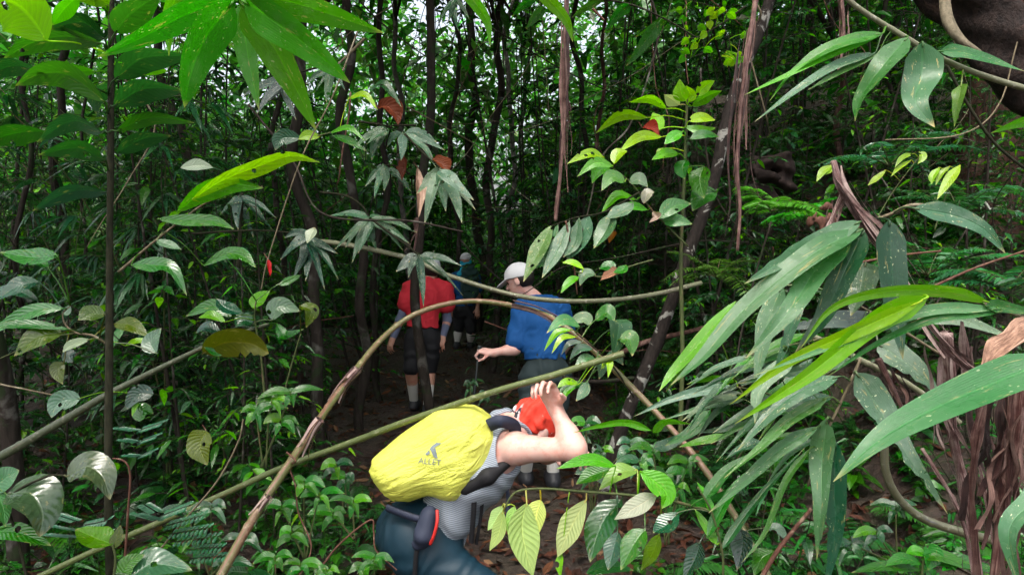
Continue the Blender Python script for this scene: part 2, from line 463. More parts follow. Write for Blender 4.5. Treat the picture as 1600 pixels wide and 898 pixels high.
def cloth_mat(name, col, rough=0.8, scale=240.0, bump=0.25, sheen=0.0, lines=None, fold=0.5, spec=0.3):
    t = NT(name)
    co = t.n('ShaderNodeTexCoord').outputs['Object']
    a = t.noise(co, scale, 2.0); b = t.noise(co, 14.0, 4.0, 0.55, 0.8)
    c = t.mix(t.math('MULTIPLY', a, 0.35), col, tuple(0.55 * x for x in col))
    if lines is not None:
        direction, freq, lc = lines
        ph = t.n('ShaderNodeVectorMath', {0: co, 1: direction}, operation='DOT_PRODUCT').outputs['Value']
        w = t.math('SINE', t.math('ADD', t.math('MULTIPLY', ph, freq), t.math('MULTIPLY', b, 5.0)))
        c = t.mix(t.mapr(w, -0.1, 0.5), c, lc)
    bp = t.n('ShaderNodeBump', {'Strength': bump, 'Distance': 0.01, 'Height': t.math('ADD', t.math('MULTIPLY', a, 0.1), t.math('MULTIPLY', b, fold))})
    return t.done(t.n('ShaderNodeBsdfPrincipled', {'Base Color': c, 'Roughness': rough, 'Specular IOR Level': spec, 'Sheen Weight': sheen, 'Normal': bp.outputs[0]}))

def skin_mat(name, col):
    t = NT(name)
    co = t.n('ShaderNodeTexCoord').outputs['Object']
    a = t.noise(co, 18.0, 5.0, 0.7); f = t.noise(co, 420.0, 2.0)
    c = t.mix(t.mapr(a, 0.4, 0.72), col, (col[0] * 0.92, col[1] * 0.66, col[2] * 0.6))
    bp = t.n('ShaderNodeBump', {'Strength': 0.3, 'Distance': 0.002, 'Height': t.math('ADD', f, a)})
    return t.done(t.n('ShaderNodeBsdfPrincipled', {'Base Color': c, 'Roughness': 0.48, 'Subsurface Weight': 0.12, 'Subsurface Radius': (0.012, 0.005, 0.003), 'Normal': bp.outputs[0]}))

def nylon_mat(name, col, along):
    """crinkled coated nylon; creases run along the given direction"""
    t = NT(name)
    co = t.n('ShaderNodeTexCoord').outputs['Object']
    z = nrm(along); x = nrm(np.cross(z, FWD)); y = np.cross(z, x)
    q = t.n('ShaderNodeCombineXYZ', {0: t.n('ShaderNodeVectorMath', {0: co, 1: tuple(x * 1.0)}, operation='DOT_PRODUCT').outputs['Value'],
                                     1: t.n('ShaderNodeVectorMath', {0: co, 1: tuple(y)}, operation='DOT_PRODUCT').outputs['Value'],
                                     2: t.n('ShaderNodeVectorMath', {0: co, 1: tuple(z * 0.3)}, operation='DOT_PRODUCT').outputs['Value']}).outputs[0]
    w1 = t.noise(q, 16.0, 4.0, 0.55, 1.2); w2 = t.noise(q, 42.0, 4.0, 0.6, 1.5); w3 = t.noise(co, 60.0, 5.0, 0.65, 2.0)
    r1 = t.math('ABSOLUTE', t.math('SUBTRACT', w1, 0.5)); r2 = t.math('ABSOLUTE', t.math('SUBTRACT', w2, 0.5)); r3 = t.math('ABSOLUTE', t.math('SUBTRACT', w3, 0.5))
    hgt = t.math('ADD', t.math('MULTIPLY', r1, 2.2), t.math('ADD', t.math('MULTIPLY', r2, 0.9), t.math('MULTIPLY', r3, 0.5)))
    grime = t.noise(co, 6.0, 4.0)
    c = t.mix(t.math('MULTIPLY', t.mapr(grime, 0.48, 0.7), 0.45), col, (col[0] * 0.75, col[1] * 0.8, col[2] * 0.6))
    bp = t.n('ShaderNodeBump', {'Strength': 0.8, 'Distance': 0.02, 'Height': hgt})
    pb = t.n('ShaderNodeBsdfPrincipled', {'Base Color': c, 'Roughness': 0.38, 'Specular IOR Level': 0.45, 'Normal': bp.outputs[0]})
    tr = t.n('ShaderNodeBsdfTranslucent', {'Color': c})
    return t.done(t.n('ShaderNodeMixShader', {0: 0.15, 1: pb.outputs[0], 2: tr.outputs[0]}))

def plain(name, col, rough=0.5, spec=0.5):
    t = NT(name)
    co = t.n('ShaderNodeTexCoord').outputs['Object']; a = t.noise(co, 30.0, 3.0)
    c = t.mix(t.math('MULTIPLY', a, 0.4), col, tuple(0.6 * x for x in col))
    return t.done(t.n('ShaderNodeBsdfPrincipled', {'Base Color': c, 'Roughness': rough, 'Specular IOR Level': spec}))

def ground_mat():
    t = NT('forest_soil')
    co = t.n('ShaderNodeTexCoord').outputs['Object']
    a = t.noise(co, 3.0, 6.0, 0.6); b = t.noise(co, 28.0, 5.0, 0.7); v = t.n('ShaderNodeTexVoronoi', {'Vector': co, 'Scale': 16.0}).outputs['Distance']
    c = t.ramp(b, [(0.3, (0.010, 0.006, 0.005)), (0.5, (0.032, 0.017, 0.012)), (0.66, (0.06, 0.033, 0.023)), (0.8, (0.11, 0.07, 0.05))])
    c = t.mix(t.mapr(a, 0.4, 0.65), c, (0.035, 0.028, 0.016))
    bp = t.n('ShaderNodeBump', {'Strength': 0.9, 'Distance': 0.04, 'Height': t.math('ADD', b, v)})
    return t.done(t.n('ShaderNodeBsdfPrincipled', {'Base Color': c, 'Roughness': 0.75, 'Normal': bp.outputs[0]}))

M = {}
M['broad'] = leaf_mat('broad_leaf', 'pinnate', rough=0.24, trans=0.32, damage=0.4, holes=0.10)
M['broad_big'] = leaf_mat('large_broad_leaf', 'pinnate', rough=0.36, trans=0.36, damage=0.25, bump=0.18, nv=13.0, vein_c=0.35, holes=0.05)
M['glossy'] = leaf_mat('glossy_leaf', 'pinnate', rough=0.2, trans=0.16, damage=0.3, bump=0.25, nv=10.0, vein_c=0.2, spec=0.7, holes=0.08)
M['bamboo'] = leaf_mat('bamboo_leaf', 'parallel', rough=0.30, trans=0.32, specks=0.5, damage=0.5, bump=0.2, spec=0.55)
M['bamboo_old'] = leaf_mat('weathered_bamboo_leaf', 'parallel', rough=0.27, trans=0.14, specks=1.0, damage=0.55, bump=0.3, spec=0.6, holes=0.10)
M['bamboo_dmg'] = leaf_mat('damaged_bamboo_leaf', 'parallel', rough=0.4, trans=0.2, specks=0.5, damage=1.0, bump=0.2)
M['pale'] = leaf_mat('pale_leaf_underside', 'pinnate', rough=0.55, trans=0.3, bump=0.5, nv=11.0, vein_c=0.7, spec=0.3)
M['mass'] = leaf_mat('understory_leaf', 'pinnate', rough=0.17, trans=0.24, bump=0.3, spec=0.55)
M['far'] = leaf_mat('far_leaf', 'pinnate', rough=0.4, trans=0.4, bump=0.0)
M['dry'] = leaf_mat('dry_leaf', 'pinnate', rough=0.6, trans=0.15, bump=0.5, spec=0.3)
M['bark'] = bark_mat('dark_bark', (0.012, 0.009, 0.007), (0.032, 0.025, 0.020), (0.085, 0.08, 0.07), 7.0, 0.2, moss=(0.02, 0.03, 0.012))
M['bark_grey'] = bark_mat('grey_bark', (0.05, 0.045, 0.04), (0.12, 0.11, 0.1), (0.26, 0.25, 0.23), 8.0, 0.3)
M['bark_lichen'] = bark_mat('lichen_bark', (0.010, 0.008, 0.007), (0.030, 0.023, 0.020), (0.24, 0.235, 0.215), 15.0, 0.45, patch=(0.57, 0.62))
M['bark_red'] = bark_mat('reddish_bark', (0.03, 0.014, 0.011), (0.095, 0.048, 0.038), (0.16, 0.10, 0.085), 9.0, 0.10, bump=1.3)
M['log'] = bark_mat('wet_log_bark', (0.005, 0.003, 0.003), (0.02, 0.012, 0.010), (0.045, 0.026, 0.02), 11.0, 0.6, rough=0.7, bump=1.6)
M['stem'] = bark_mat('green_stem', (0.035, 0.05, 0.018), (0.07, 0.085, 0.03), (0.10, 0.07, 0.04), 20.0, 0.4, rough=0.5, bump=0.2)
M['stem_dark'] = bark_mat('dark_stem', (0.010, 0.011, 0.006), (0.026, 0.026, 0.014), None, 20.0, 0.4, rough=0.9, bump=0.5)
M['twig'] = bark_mat('pale_twig', (0.08, 0.065, 0.04), (0.18, 0.145, 0.095), (0.25, 0.22, 0.16), 24.0, 0.3, rough=0.7, bump=0.3)
M['twig_red'] = bark_mat('reddish_twig', (0.06, 0.026, 0.018), (0.13, 0.06, 0.043), (0.22, 0.15, 0.11), 24.0, 0.3, rough=0.6, bump=0.3)
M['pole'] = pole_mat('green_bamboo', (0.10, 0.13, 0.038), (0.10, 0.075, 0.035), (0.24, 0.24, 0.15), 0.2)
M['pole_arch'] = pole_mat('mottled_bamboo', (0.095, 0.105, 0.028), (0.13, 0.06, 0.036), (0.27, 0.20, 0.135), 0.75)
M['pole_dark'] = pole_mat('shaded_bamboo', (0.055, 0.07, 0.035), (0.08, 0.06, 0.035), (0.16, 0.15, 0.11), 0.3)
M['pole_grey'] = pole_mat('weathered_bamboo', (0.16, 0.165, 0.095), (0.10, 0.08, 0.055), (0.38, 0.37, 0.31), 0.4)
M['cane'] = pole_mat('glossy_cane', (0.09, 0.09, 0.05), (0.05, 0.05, 0.06), (0.2, 0.2, 0.16), 0.3, 0.28)
M['strip'] = strip_mat('dried_red_sheath', (0.012, 0.005, 0.005), (0.075, 0.024, 0.02), (0.24, 0.14, 0.115))
M['strip_pale'] = strip_mat('dried_pink_sheath', (0.025, 0.011, 0.01), (0.13, 0.055, 0.05), (0.42, 0.31, 0.28))
M['tan'] = strip_mat('dried_tan_sheath', (0.16, 0.08, 0.05), (0.42, 0.25, 0.17), (0.62, 0.45, 0.35))
M['root'] = bark_mat('pale_root', (0.07, 0.06, 0.04), (0.17, 0.145, 0.10), None, 12.0, 0.5)
M['soil'] = ground_mat()
M['rock'] = bark_mat('dark_rock', (0.010, 0.007, 0.006), (0.028, 0.018, 0.016), (0.05, 0.035, 0.03), 4.0, 1.0, bump=1.0)
# ------------------------------------------------------------------ camera, sky, sun
cam = bpy.data.cameras.new('camera'); cam.sensor_width = 36.0; cam.lens = 36.0 * F_PX / 1600
cam.clip_start = 0.02; cam.clip_end = 1000.0
co_ = bpy.data.objects.new('camera', cam); COL.objects.link(co_)
co_.location = Vector(CAM); co_.rotation_euler = (math.pi / 2 - PITCH, 0, 0)
SC.camera = co_
SUN_EL, SUN_AZ = math.radians(66), math.radians(205)      # azimuth measured from +Y, towards +X
w = bpy.data.worlds.new('World'); SC.world = w; w.use_nodes = True
nt = w.node_tree; bg = nt.nodes['Background']
sky = nt.nodes.new('ShaderNodeTexSky'); sky.sky_type = 'NISHITA'; sky.sun_disc = False
sky.sun_elevation = SUN_EL; sky.sun_rotation = SUN_AZ; sky.air_density = 1.0; sky.dust_density = 8.0; sky.ozone_density = 0.3
hs = nt.nodes.new('ShaderNodeHueSaturation'); hs.inputs['Saturation'].default_value = 0.5      # thin overcast
nt.links.new(sky.outputs[0], hs.inputs['Color']); nt.links.new(hs.outputs[0], bg.inputs[0]); bg.inputs[1].default_value = 0.15
sl = bpy.data.lights.new('sun', 'SUN'); sl.energy = 1.2; sl.angle = math.radians(24); sl.color = (1.0, 0.95, 0.86)
so = bpy.data.objects.new('sun', sl); COL.objects.link(so)
sd = Vector((math.sin(SUN_AZ) * math.cos(SUN_EL), math.cos(SUN_AZ) * math.cos(SUN_EL), math.sin(SUN_EL)))
so.rotation_euler = sd.to_track_quat('Z', 'Y').to_euler(); so.location = (0, 0, 20)
SC.view_settings.view_transform = 'Standard'; SC.view_settings.look = 'None'; SC.view_settings.exposure = EXPOSURE; SC.view_settings.gamma = 1.0
SC.view_settings.use_curve_mapping = False
cy = SC.cycles
cy.max_bounces = 7; cy.diffuse_bounces = 4; cy.glossy_bounces = 3; cy.transmission_bounces = 4; cy.transparent_max_bounces = 8
cy.caustics_reflective = False; cy.caustics_refractive = False
cy.use_denoising = True
try: cy.denoiser = 'OPENIMAGEDENOISE'
except Exception: pass
cy.sample_clamp_indirect = 6.0
cy.use_adaptive_sampling = True; cy.adaptive_threshold = 0.025

# ------------------------------------------------------------------ ground: one sheet to the horizon
q = np.linspace(-1, 1, 221); ax = 220 * np.sinh(6.0 * q) / np.sinh(6.0)
gx, gy = np.meshgrid(ax, ax + 4.0, indexing='ij')
gz = Hn(np.clip(gx, -40, 14), np.clip(gy, -8, 24)) + 0.018 * np.sin(gx * 9.1 + gy * 3.0) * np.sin(gy * 8.3 - gx * 2.0) * (np.abs(gx) < 12)
n_ = len(ax); i_, j_ = np.meshgrid(np.arange(n_ - 1), np.arange(n_ - 1), indexing='ij'); a_ = i_ * n_ + j_
gm = mesh_from('ground', np.stack([gx, gy, gz], -1).reshape(-1, 3), np.stack([a_, a_ + n_, a_ + n_ + 1, a_ + 1], -1).reshape(-1, 4))
tag(link('ground', gm, M['soil']), kind='structure')

# ------------------------------------------------------------------ prototypes of understory plants (built once, then copied)
DK, MD, LT, YG = (0.018, 0.052, 0.018), (0.028, 0.084, 0.020), (0.085, 0.22, 0.03), (0.17, 0.34, 0.035)

def sapling_proto(seed, H, nbr, leafL, wr, base_t, kind='broad', br=(0.35, 0.9), droop=0.3):
    r = np.random.default_rng(seed)
    st, fo = Soup(), Soup()
    lean = r.normal(0, 0.08, 2)
    pts = np.array([[lean[0] * H * t + 0.05 * H * 0.2 * np.sin(5 * t + seed), lean[1] * H * t, H * t - 0.12] for t in np.linspace(0, 1, 6)])
    c = tube(st, pts, np.array([0.011, 0.009, 0.006, 0.003]) * (H / 2.5) ** 0.8, segs=6, n=26, rough=0.08, seed=seed)
    B, D, Ls, T = [], [], [], []
    for i in range(nbr):
        t = 0.18 + 0.8 * (i + r.uniform(0, 0.8)) / nbr
        p = c[min(25, int(t * 25))]; az = i * 2.4 + r.normal(0, 0.4)
        Lb = r.uniform(*br) * (1.15 - 0.75 * t)
        el = r.uniform(0.05, 0.6)
        d = np.array([math.cos(az) * math.cos(el), math.sin(az) * math.cos(el), math.sin(el)])
        bp = np.array([p + d * Lb * s - ZV * 0.35 * Lb * s * s for s in np.linspace(0, 1, 5)])
        tube(st, bp, [0.004, 0.0015], segs=4, n=8)
        nl = max(3, int(Lb / (leafL * 0.42)))
        for k in range(nl):
            s = (k + 0.6) / nl; q = bp[0] + d * Lb * s - ZV * 0.35 * Lb * s * s
            sd_ = 1 if k % 2 else -1
            a2 = az + sd_ * r.uniform(0.5, 1.2) * (1 if k < nl - 1 else 0.1)
            B.append(q); D.append([math.cos(a2), math.sin(a2), r.normal(-0.1, 0.25)]); Ls.append(leafL * r.uniform(0.6, 1.15))
    n = len(B)
    T = vary(base_t, n, 0.28); yg = r.random(n) < 0.12; T[yg] = vary(LT, yg.sum(), 0.2)
    many_leaves(fo, np.array(B), np.array(D), np.array(Ls), wr * r.uniform(0.85, 1.15, n), T, droop=r.uniform(0.6, 1.5, n) * droop, kind=kind)
    return st, fo

def bamboo_proto(seed, H, nfan, leafL):
    r = np.random.default_rng(seed)
    st, fo = Soup(), Soup()
    az0 = r.uniform(0, 6.28); arch = r.uniform(0.15, 0.45)
    pts = np.array([[math.cos(az0) * arch * H * t ** 2, math.sin(az0) * arch * H * t ** 2, H * (t - 0.18 * t ** 3) - 0.12] for t in np.linspace(0, 1, 6)])
    c = tube(st, pts, [0.010, 0.008, 0.005, 0.002], segs=6, n=40, nodes=0.28, node_h=0.2, seed=seed)
    B, D, Ls = [], [], []
    for i in range(nfan):
        t = 0.22 + 0.78 * (i + r.uniform(0, 0.6)) / nfan
        p = c[min(39, int(t * 39))]; az = i * 2.6 + r.normal(0, 0.5); Lb = r.uniform(0.12, 0.5)
        d = np.array([math.cos(az), math.sin(az), r.uniform(-0.1, 0.5)]); e = p + d * Lb - ZV * 0.12 * Lb
        tube(st, [p, p + d * Lb * 0.6, e], [0.003, 0.0012], segs=4, n=5)
        nl = r.integers(5, 9)
        for k in range(nl):
            a2 = az + (k - (nl - 1) / 2) * r.uniform(0.22, 0.38)
            B.append(e - d * 0.03 * k * 0.5); D.append([math.cos(a2), math.sin(a2), r.normal(-0.35, 0.22)]); Ls.append(leafL * r.uniform(0.6, 1.15))
    n = len(B); T = vary((0.026, 0.07, 0.032), n, 0.25)
    many_leaves(fo, np.array(B), np.array(D), np.array(Ls), r.uniform(0.13, 0.19, n), T, droop=r.uniform(0.15, 0.6, n), kind='bamboo', fold=0.15)
    return st, fo

def herb_proto(seed, H, nst, leafL, wr, base_t, kind='ovate'):
    r = np.random.default_rng(seed)
    st, fo = Soup(), Soup(); B, D, Ls = [], [], []
    for i in range(nst):
        az = r.uniform(0, 6.28); h = H * r.uniform(0.5, 1.1); o = r.normal(0, 0.12 * H / 0.4, 2); le = r.uniform(0.1, 0.5)
        pts = np.array([[o[0] * (0.05 + 0.95 * t ** 0.6) + math.cos(az) * le * h * t * t, o[1] * (0.05 + 0.95 * t ** 0.6) + math.sin(az) * le * h * t * t, h * t - 0.05] for t in np.linspace(0, 1, 4)])
        c = tube(st, pts, [0.0035, 0.0015], segs=4, n=10)
        nn = max(3, int(h / (leafL * 0.75)))
        for k in range(nn):
            p = c[min(9, int(3 + 6.9 * k / nn))]; a0 = az + k * 1.57
            for s in (0, math.pi):
                B.append(p); D.append([math.cos(a0 + s), math.sin(a0 + s), r.uniform(0.0, 0.5)]); Ls.append(leafL * r.uniform(0.7, 1.15))
    n = len(B); T = vary(base_t, n, 0.22)
    many_leaves(fo, np.array(B), np.array(D), np.array(Ls), wr * r.uniform(0.9, 1.1, n), T, droop=r.uniform(0.25, 0.7, n), kind=kind)
    return st, fo

def frond(st, fo, base, d, L, r, tint, npair=20, pl=0.2, droop=0.5):
    d = nrm(d); pts = np.array([base + d * L * t - ZV * droop * L * t * t for t in np.linspace(0, 1, 5)])
    c = tube(st, pts, [0.003, 0.001], segs=4, n=14)
    ts = np.linspace(0.12, 0.98, npair); q = spline(pts, 60); k = (ts * 59).astype(int)
    tan = nrm(np.gradient(q, axis=0))[k]; sdv = nrm(np.cross(tan, ZV))
    w_ = pl * L * np.sin(np.pi * np.clip(ts * 0.85 + 0.15, 0, 1)) ** 0.7 + 0.02 * L
    for s in (1, -1):
        many_leaves(fo, q[k], s * sdv + 0.35 * tan, w_, 0.26, vary(tint, npair, 0.15), droop=np.full(npair, 0.25), kind='bamboo', fold=0.1, ts=np.array([0, 0.3, 0.7, 1.0]))

def fern_proto(seed, L, nf, tint, pl=0.2):
    r = np.random.default_rng(seed)
    st, fo = Soup(), Soup()
    for i in range(nf):
        az = i * 6.28 / nf + r.normal(0, 0.25); el = r.uniform(0.35, 1.0)
        frond(st, fo, np.array([0, 0, -0.03]), np.array([math.cos(az) * math.cos(el), math.sin(az) * math.cos(el), math.sin(el)]), L * r.uniform(0.7, 1.1), r, tint, pl=pl, droop=r.uniform(0.35, 0.7))
    return st, fo

PR = {}
PR['sap'] = [sapling_proto(11, 3.4, 30, 0.105, 0.38, DK), sapling_proto(12, 2.6, 20, 0.14, 0.34, MD), sapling_proto(13, 4.2, 40, 0.08, 0.42, DK), sapling_proto(14, 3.0, 17, 0.20, 0.36, (0.024, 0.062, 0.026), br=(0.3, 0.7)), sapling_proto(15, 2.4, 34, 0.055, 0.45, MD, br=(0.4, 1.0)), sapling_proto(16, 3.2, 30, 0.12, 0.22, DK, kind='bamboo', br=(0.4, 0.9))]
PR['bam'] = [bamboo_proto(21, 3.8, 22, 0.24), bamboo_proto(22, 3.0, 18, 0.20), bamboo_proto(23, 4.6, 28, 0.22)]
PR['herb'] = [herb_proto(31, 0.42, 6, 0.10, 0.52, MD), herb_proto(32, 0.55, 5, 0.14, 0.45, DK), herb_proto(33, 0.30, 7, 0.06, 0.5, (0.04, 0.12, 0.03)), herb_proto(34, 0.5, 9, 0.16, 0.13, (0.03, 0.085, 0.026), 'bamboo')]
PR['fern'] = [fern_proto(41, 0.6, 8, (0.05, 0.13, 0.03)), fern_proto(42, 0.8, 7, (0.03, 0.09, 0.03), 0.16), fern_proto(43, 0.45, 9, (0.035, 0.10, 0.03), 0.24)]
PMESH = {k: [(a.mesh('stem'), b.mesh('foliage')) for a, b in v] for k, v in PR.items()}
KN = {'sap': ('understory_sapling', 'sapling', M['bark'], M['mass']), 'bam': ('bamboo_plant', 'bamboo', M['stem'], M['mass']),
      'herb': ('herb_plant', 'herb', M['stem_dark'], M['mass']), 'fern': ('fern_plant', 'fern', M['stem_dark'], M['mass'])}
WORDS = {'sap': ['thin sapling with dense dark oval leaves', 'short sapling with mid green oval leaves', 'tall slim sapling with small dark leaves', 'sapling with few large dull leaves', 'twiggy shrub with tiny mid green leaves', 'sapling with fine narrow dark leaves'],
         'bam': ['arching young bamboo with dark leaf fans', 'low bamboo shoot with drooping narrow leaves', 'tall bamboo culm with many leaf fans'],
         'herb': ['small herb with mid green paired leaves', 'herb with dark pointed leaves', 'low herb with tiny bright leaves', 'grassy tuft with narrow blades'],
         'fern': ['bright fern with feathery arching fronds', 'dark fern with long narrow fronds', 'small fern tuft with broad fronds']}
MARKS = [(70, 250, 'behind the big-leaved sapling at far left'), (60, 560, 'below the shaded bamboo pole at far left'), (300, 300, 'under the bright hanging bamboo leaves'),
         (330, 520, 'in dark shade left of the arched pole'), (450, 150, 'behind the bright top bamboo spray'), (470, 420, 'beside the dark leaf fans'), (560, 300, 'left of the grey leaf fans'), (480, 700, 'at the arched bamboo pole foot'),
         (620, 600, 'beside the red-shirted hiker'), (700, 220, 'among the far trunk cluster'), (780, 560, 'beside the blue-shirted hiker'), (830, 200, 'left of the hanging red strip'),
         (930, 180, 'right of the hanging red strip'), (930, 650, 'right of the bent hiker'), (1000, 330, 'around the bright young sapling'), (1030, 560, 'beside the leaning spotted trunk'),
         (1120, 330, 'behind the leaning spotted trunk'), (1250, 260, 'on the bank above the fern patch'), (1260, 430, 'on the bank behind grey bamboo leaves'), (1420, 280, 'on the bank left of the reddish trunk'),
         (1560, 330, 'at the reddish trunk foot'), (1150, 820, 'below the foreground bamboo leaves'), (1400, 830, 'beneath the curved dark cane'), (900, 850, 'near the pale hanging leaves'), (250, 800, 'by the feathery low fronds'), (1350, 80, 'behind the top right bamboo branch')]
PROTO = {}
def place(kind, v, x, y, rz, sc, z=None):
    nm, cat, ms, mf = KN[kind]
    z = float(Hn(x, y)) - 0.02 if z is None else z
    if (kind, v) not in PROTO:
        r = empty(nm, (0, 0, 0)); link('stem', PMESH[kind][v][0], ms, r); link('foliage', PMESH[kind][v][1], mf, r)
        r.location = (x, y, z); r.rotation_euler = (0, 0, rz); r.scale = (sc, sc, sc); PROTO[kind, v] = r
    else:
        r = copy_tree(PROTO[kind, v], (x, y, z), rz, sc)
    hgt = {'sap': 1.9, 'bam': 1.9, 'herb': 0.25, 'fern': 0.25}[kind] * sc
    px, py, d = project((x, y, min(z + hgt, 1.75 + 0.25 * y)))
    mk = min(MARKS, key=lambda m_: (m_[0] - px) ** 2 + 0.5 * (m_[1] - py) ** 2)
    lab = WORDS[kind][v] + ' ' + mk[2]
    tag(r, lab, cat, lab)
    return r

PEOPLE = [(595, 395, 720, 660, 7.4), (690, 385, 760, 560, 10.8), (735, 395, 905, 780, 5.3), (560, 570, 930, 898, 3.0)]
def blocked(x, y, r, z0, z1):
    """would something of radius r here stand in front of a hiker"""
    x0, y0, d = project((x, y, z0)); _, y1, _ = project((x, y, z1)); rp = r * F_PX / max(d, 0.3)
    for a, b, c, e, dd in PEOPLE:
        if d < dd and x0 + rp > a and x0 - rp < c and y1 < e and y0 > b: return True
    return False

r_ = np.random.default_rng(101)
def scatter(kind, count, d0, d1, scr, wgt=None, xr=(-120, 1720), rad=0.5, top=3.0, power=1.0):
    k = 0; tries = 0
    while k < count and tries < count * 40:
        tries += 1
        d = d0 + (d1 - d0) * r_.random() ** power
        px = r_.uniform(*xr); x = (px - 800) / F_PX * d; y = d
        if abs(x - pathx(y)) < (0.42 if kind in ('herb', 'fern') else 0.85) and y < 11.5: continue
        sc = r_.uniform(*scr); z = float(Hn(x, y))
        if blocked(x, y, rad * sc, z, z + top * sc): continue
        v = int(r_.integers(0, len(PMESH[kind])))
        place(kind, v, x, y, r_.uniform(0, 6.28), sc); k += 1

scatter('sap', 40, 3.4, 6.0, (0.6, 0.95), xr=(-150, 620), rad=0.75)
scatter('sap', 46, 4.3, 8.5, (0.55, 1.0), xr=(940, 1750), rad=0.6)
scatter('sap', 95, 6.0, 14.0, (0.9, 1.5), rad=0.3)
scatter('sap', 50, 7.6, 13.0, (0.9, 1.5), xr=(560, 1000), rad=0.3)
scatter('bam', 16, 4.0, 7.0, (0.7, 1.0), xr=(-150, 600), rad=0.7)
scatter('bam', 18, 6.0, 14.0, (0.9, 1.4), rad=0.3)
scatter('herb', 60, 3.0, 5.5, (0.7, 1.3), rad=0.3, top=0.6)
scatter('herb', 60, 5.0, 9.0, (0.8, 1.6), rad=0.3, top=0.6)
scatter('fern', 28, 3.2, 7.5, (0.7, 1.3), xr=(960, 1750), rad=0.4, top=0.6)
scatter('fern', 14, 3.0, 7.0, (0.6, 1.1), xr=(-100, 700), rad=0.4, top=0.6)
scatter('herb', 60, 4.0, 9.0, (0.9, 1.8), xr=(1000, 1750), rad=0.3, top=0.6)
scatter('fern', 16, 2.1, 3.6, (0.4, 0.7), xr=(1010, 1680), rad=0.35, top=0.5)
scatter('herb', 36, 1.9, 3.4, (0.5, 0.9), xr=(960, 1680), rad=0.25, top=0.5)
scatter('herb', 26, 2.0, 3.4, (0.5, 0.9), xr=(-60, 520), rad=0.25, top=0.5)
scatter('fern', 8, 2.2, 3.4, (0.4, 0.6), xr=(-60, 500), rad=0.3, top=0.5)

scatter('sap', 44, 4.6, 9.5, (0.5, 0.95), xr=(-100, 1680), rad=0.55)
scatter('herb', 42, 2.6, 6.5, (0.6, 1.2), xr=(380, 1500), rad=0.22, top=0.5)

# ------------------------------------------------------------------ trees: trunk + crown; crowns arch over the path, sized for their shade
def crown_mesh(seed, n, R=2.2, hh=1.1, L=0.2, sp=0.5, nc=16):
    r = np.random.default_rng(seed); fo = Soup()
    cc = r.normal(0, 1, (nc, 3)); cc = nrm(cc) * (r.random((nc, 1)) ** 0.4) * [R, R, hh]
    k = r.integers(0, nc, n); B = cc[k] + r.normal(0, 1, (n, 3)) * [sp, sp, 0.3]
    D = r.normal(0, 1, (n, 3)) * [1, 1, 0.45]
    T = vary((0.035, 0.095, 0.024), n, 0.3)
    many_leaves(fo, B, D, L * r.uniform(0.6, 1.2, n), 0.42, T, droop=r.uniform(0.1, 0.5, n), ts=np.array([0, 0.45, 1.0]))
    st = Soup()
    for q in cc[:10]:
        tube(st, [[0, 0, -hh * 1.6], q * 0.5 + [0, 0, -0.3], q], [0.016, 0.005], segs=5, n=9)
    return fo.mesh('foliage'), st.mesh('limbs')
CROWNS = [crown_mesh(51, 1500), crown_mesh(52, 1300, 2.6, 0.9), crown_mesh(53, 1700, 2.0, 1.4)]
SHADE_CROWNS = [crown_mesh(54, 6000, 4.2, 1.2, 0.2, 0.7, 40), crown_mesh(55, 6500, 4.4, 1.0, 0.18, 0.7, 44)]  # oversized crowns, shaped to shade the left undergrowth and the bank
cr_ = np.random.default_rng(202)
def tree(name, label, cat, pts, radii, mat, group=None, crown=True, segs=10, rough=0.08, wob=0.0, csc=1.0, seed=0):
    """pts = world points of the trunk, from its foot up; the crown sits on the last one"""
    root = empty(name, pts[0]); S = Soup()
    c = tube(S, pts, radii, segs=segs, n=max(24, 8 * len(pts)), rough=rough, wob=wob, seed=seed)
    S.build('trunk', mat, root)
    if crown:
        cm, lm = CROWNS[int(cr_.integers(0, 3))] if csc < 1.5 else SHADE_CROWNS[int(cr_.integers(0, 2))]
        csc = csc * 0.5 if csc >= 1.5 else csc
        qx, qy, qd = project(c[-1]); csc = csc * (0.5 if (540 < qx < 880 and qd > 7.5) else (0.28 if qd > 8.5 else 1.0))  # far crowns shrunk to let light and sky through
        rz, sc = cr_.uniform(0, 6.28), csc * cr_.uniform(0.85, 1.2)
        for nm, me, mt in (('crown', cm, M['mass']), ('limbs', lm, M['bark'])):
            o = bpy.data.objects.new(nm, me); COL.objects.link(o)
            if not me.materials: me.materials.append(mt)
            o.parent = root; o.location = Vector(c[-1] - np.asarray(pts[0], float) + [0, 0, 0.6]); o.rotation_euler = (0, 0, rz); o.scale = (sc, sc, sc)
    tag(root, label, cat, group)
    return root

def trunk_px(label, pxs, d, wpx, mat='bark', top=7.0, name='slender_tree', group=None, crown=True, seed=0, wob=0.02, csc=1.0, rough=0.08):
    """trunk traced in the photograph, then grown down to the soil and up to its crown"""
    pts = [P(x, y, d) for x, y in pxs]                       # bottom to top
    r = wpx * 0.5 * d / F_PX
    g = pts[0] + (pts[0] - pts[1]) * 0.15; gz = float(Hn(g[0], g[1])) - 0.1
    if pts[0][2] > gz + 0.25:
        pts = [np.array([g[0], g[1], gz])] + pts
    else:
        pts[0] = np.array([pts[0][0], pts[0][1], gz])
    tp = pts[-1]; dv = nrm(pts[-1] - pts[-2])
    if tp[2] < top:
        k = (top - tp[2]) / max(dv[2], 0.5); pts += [tp + dv * k * 0.5 + ZV * 0.1, tp + dv * k]
    rr = np.linspace(1.12, 0.8, len(pts)) * r
    return tree(name, label, 'tree', pts, rr, M[mat], group, crown, rough=rough, wob=wob, seed=seed, csc=csc)

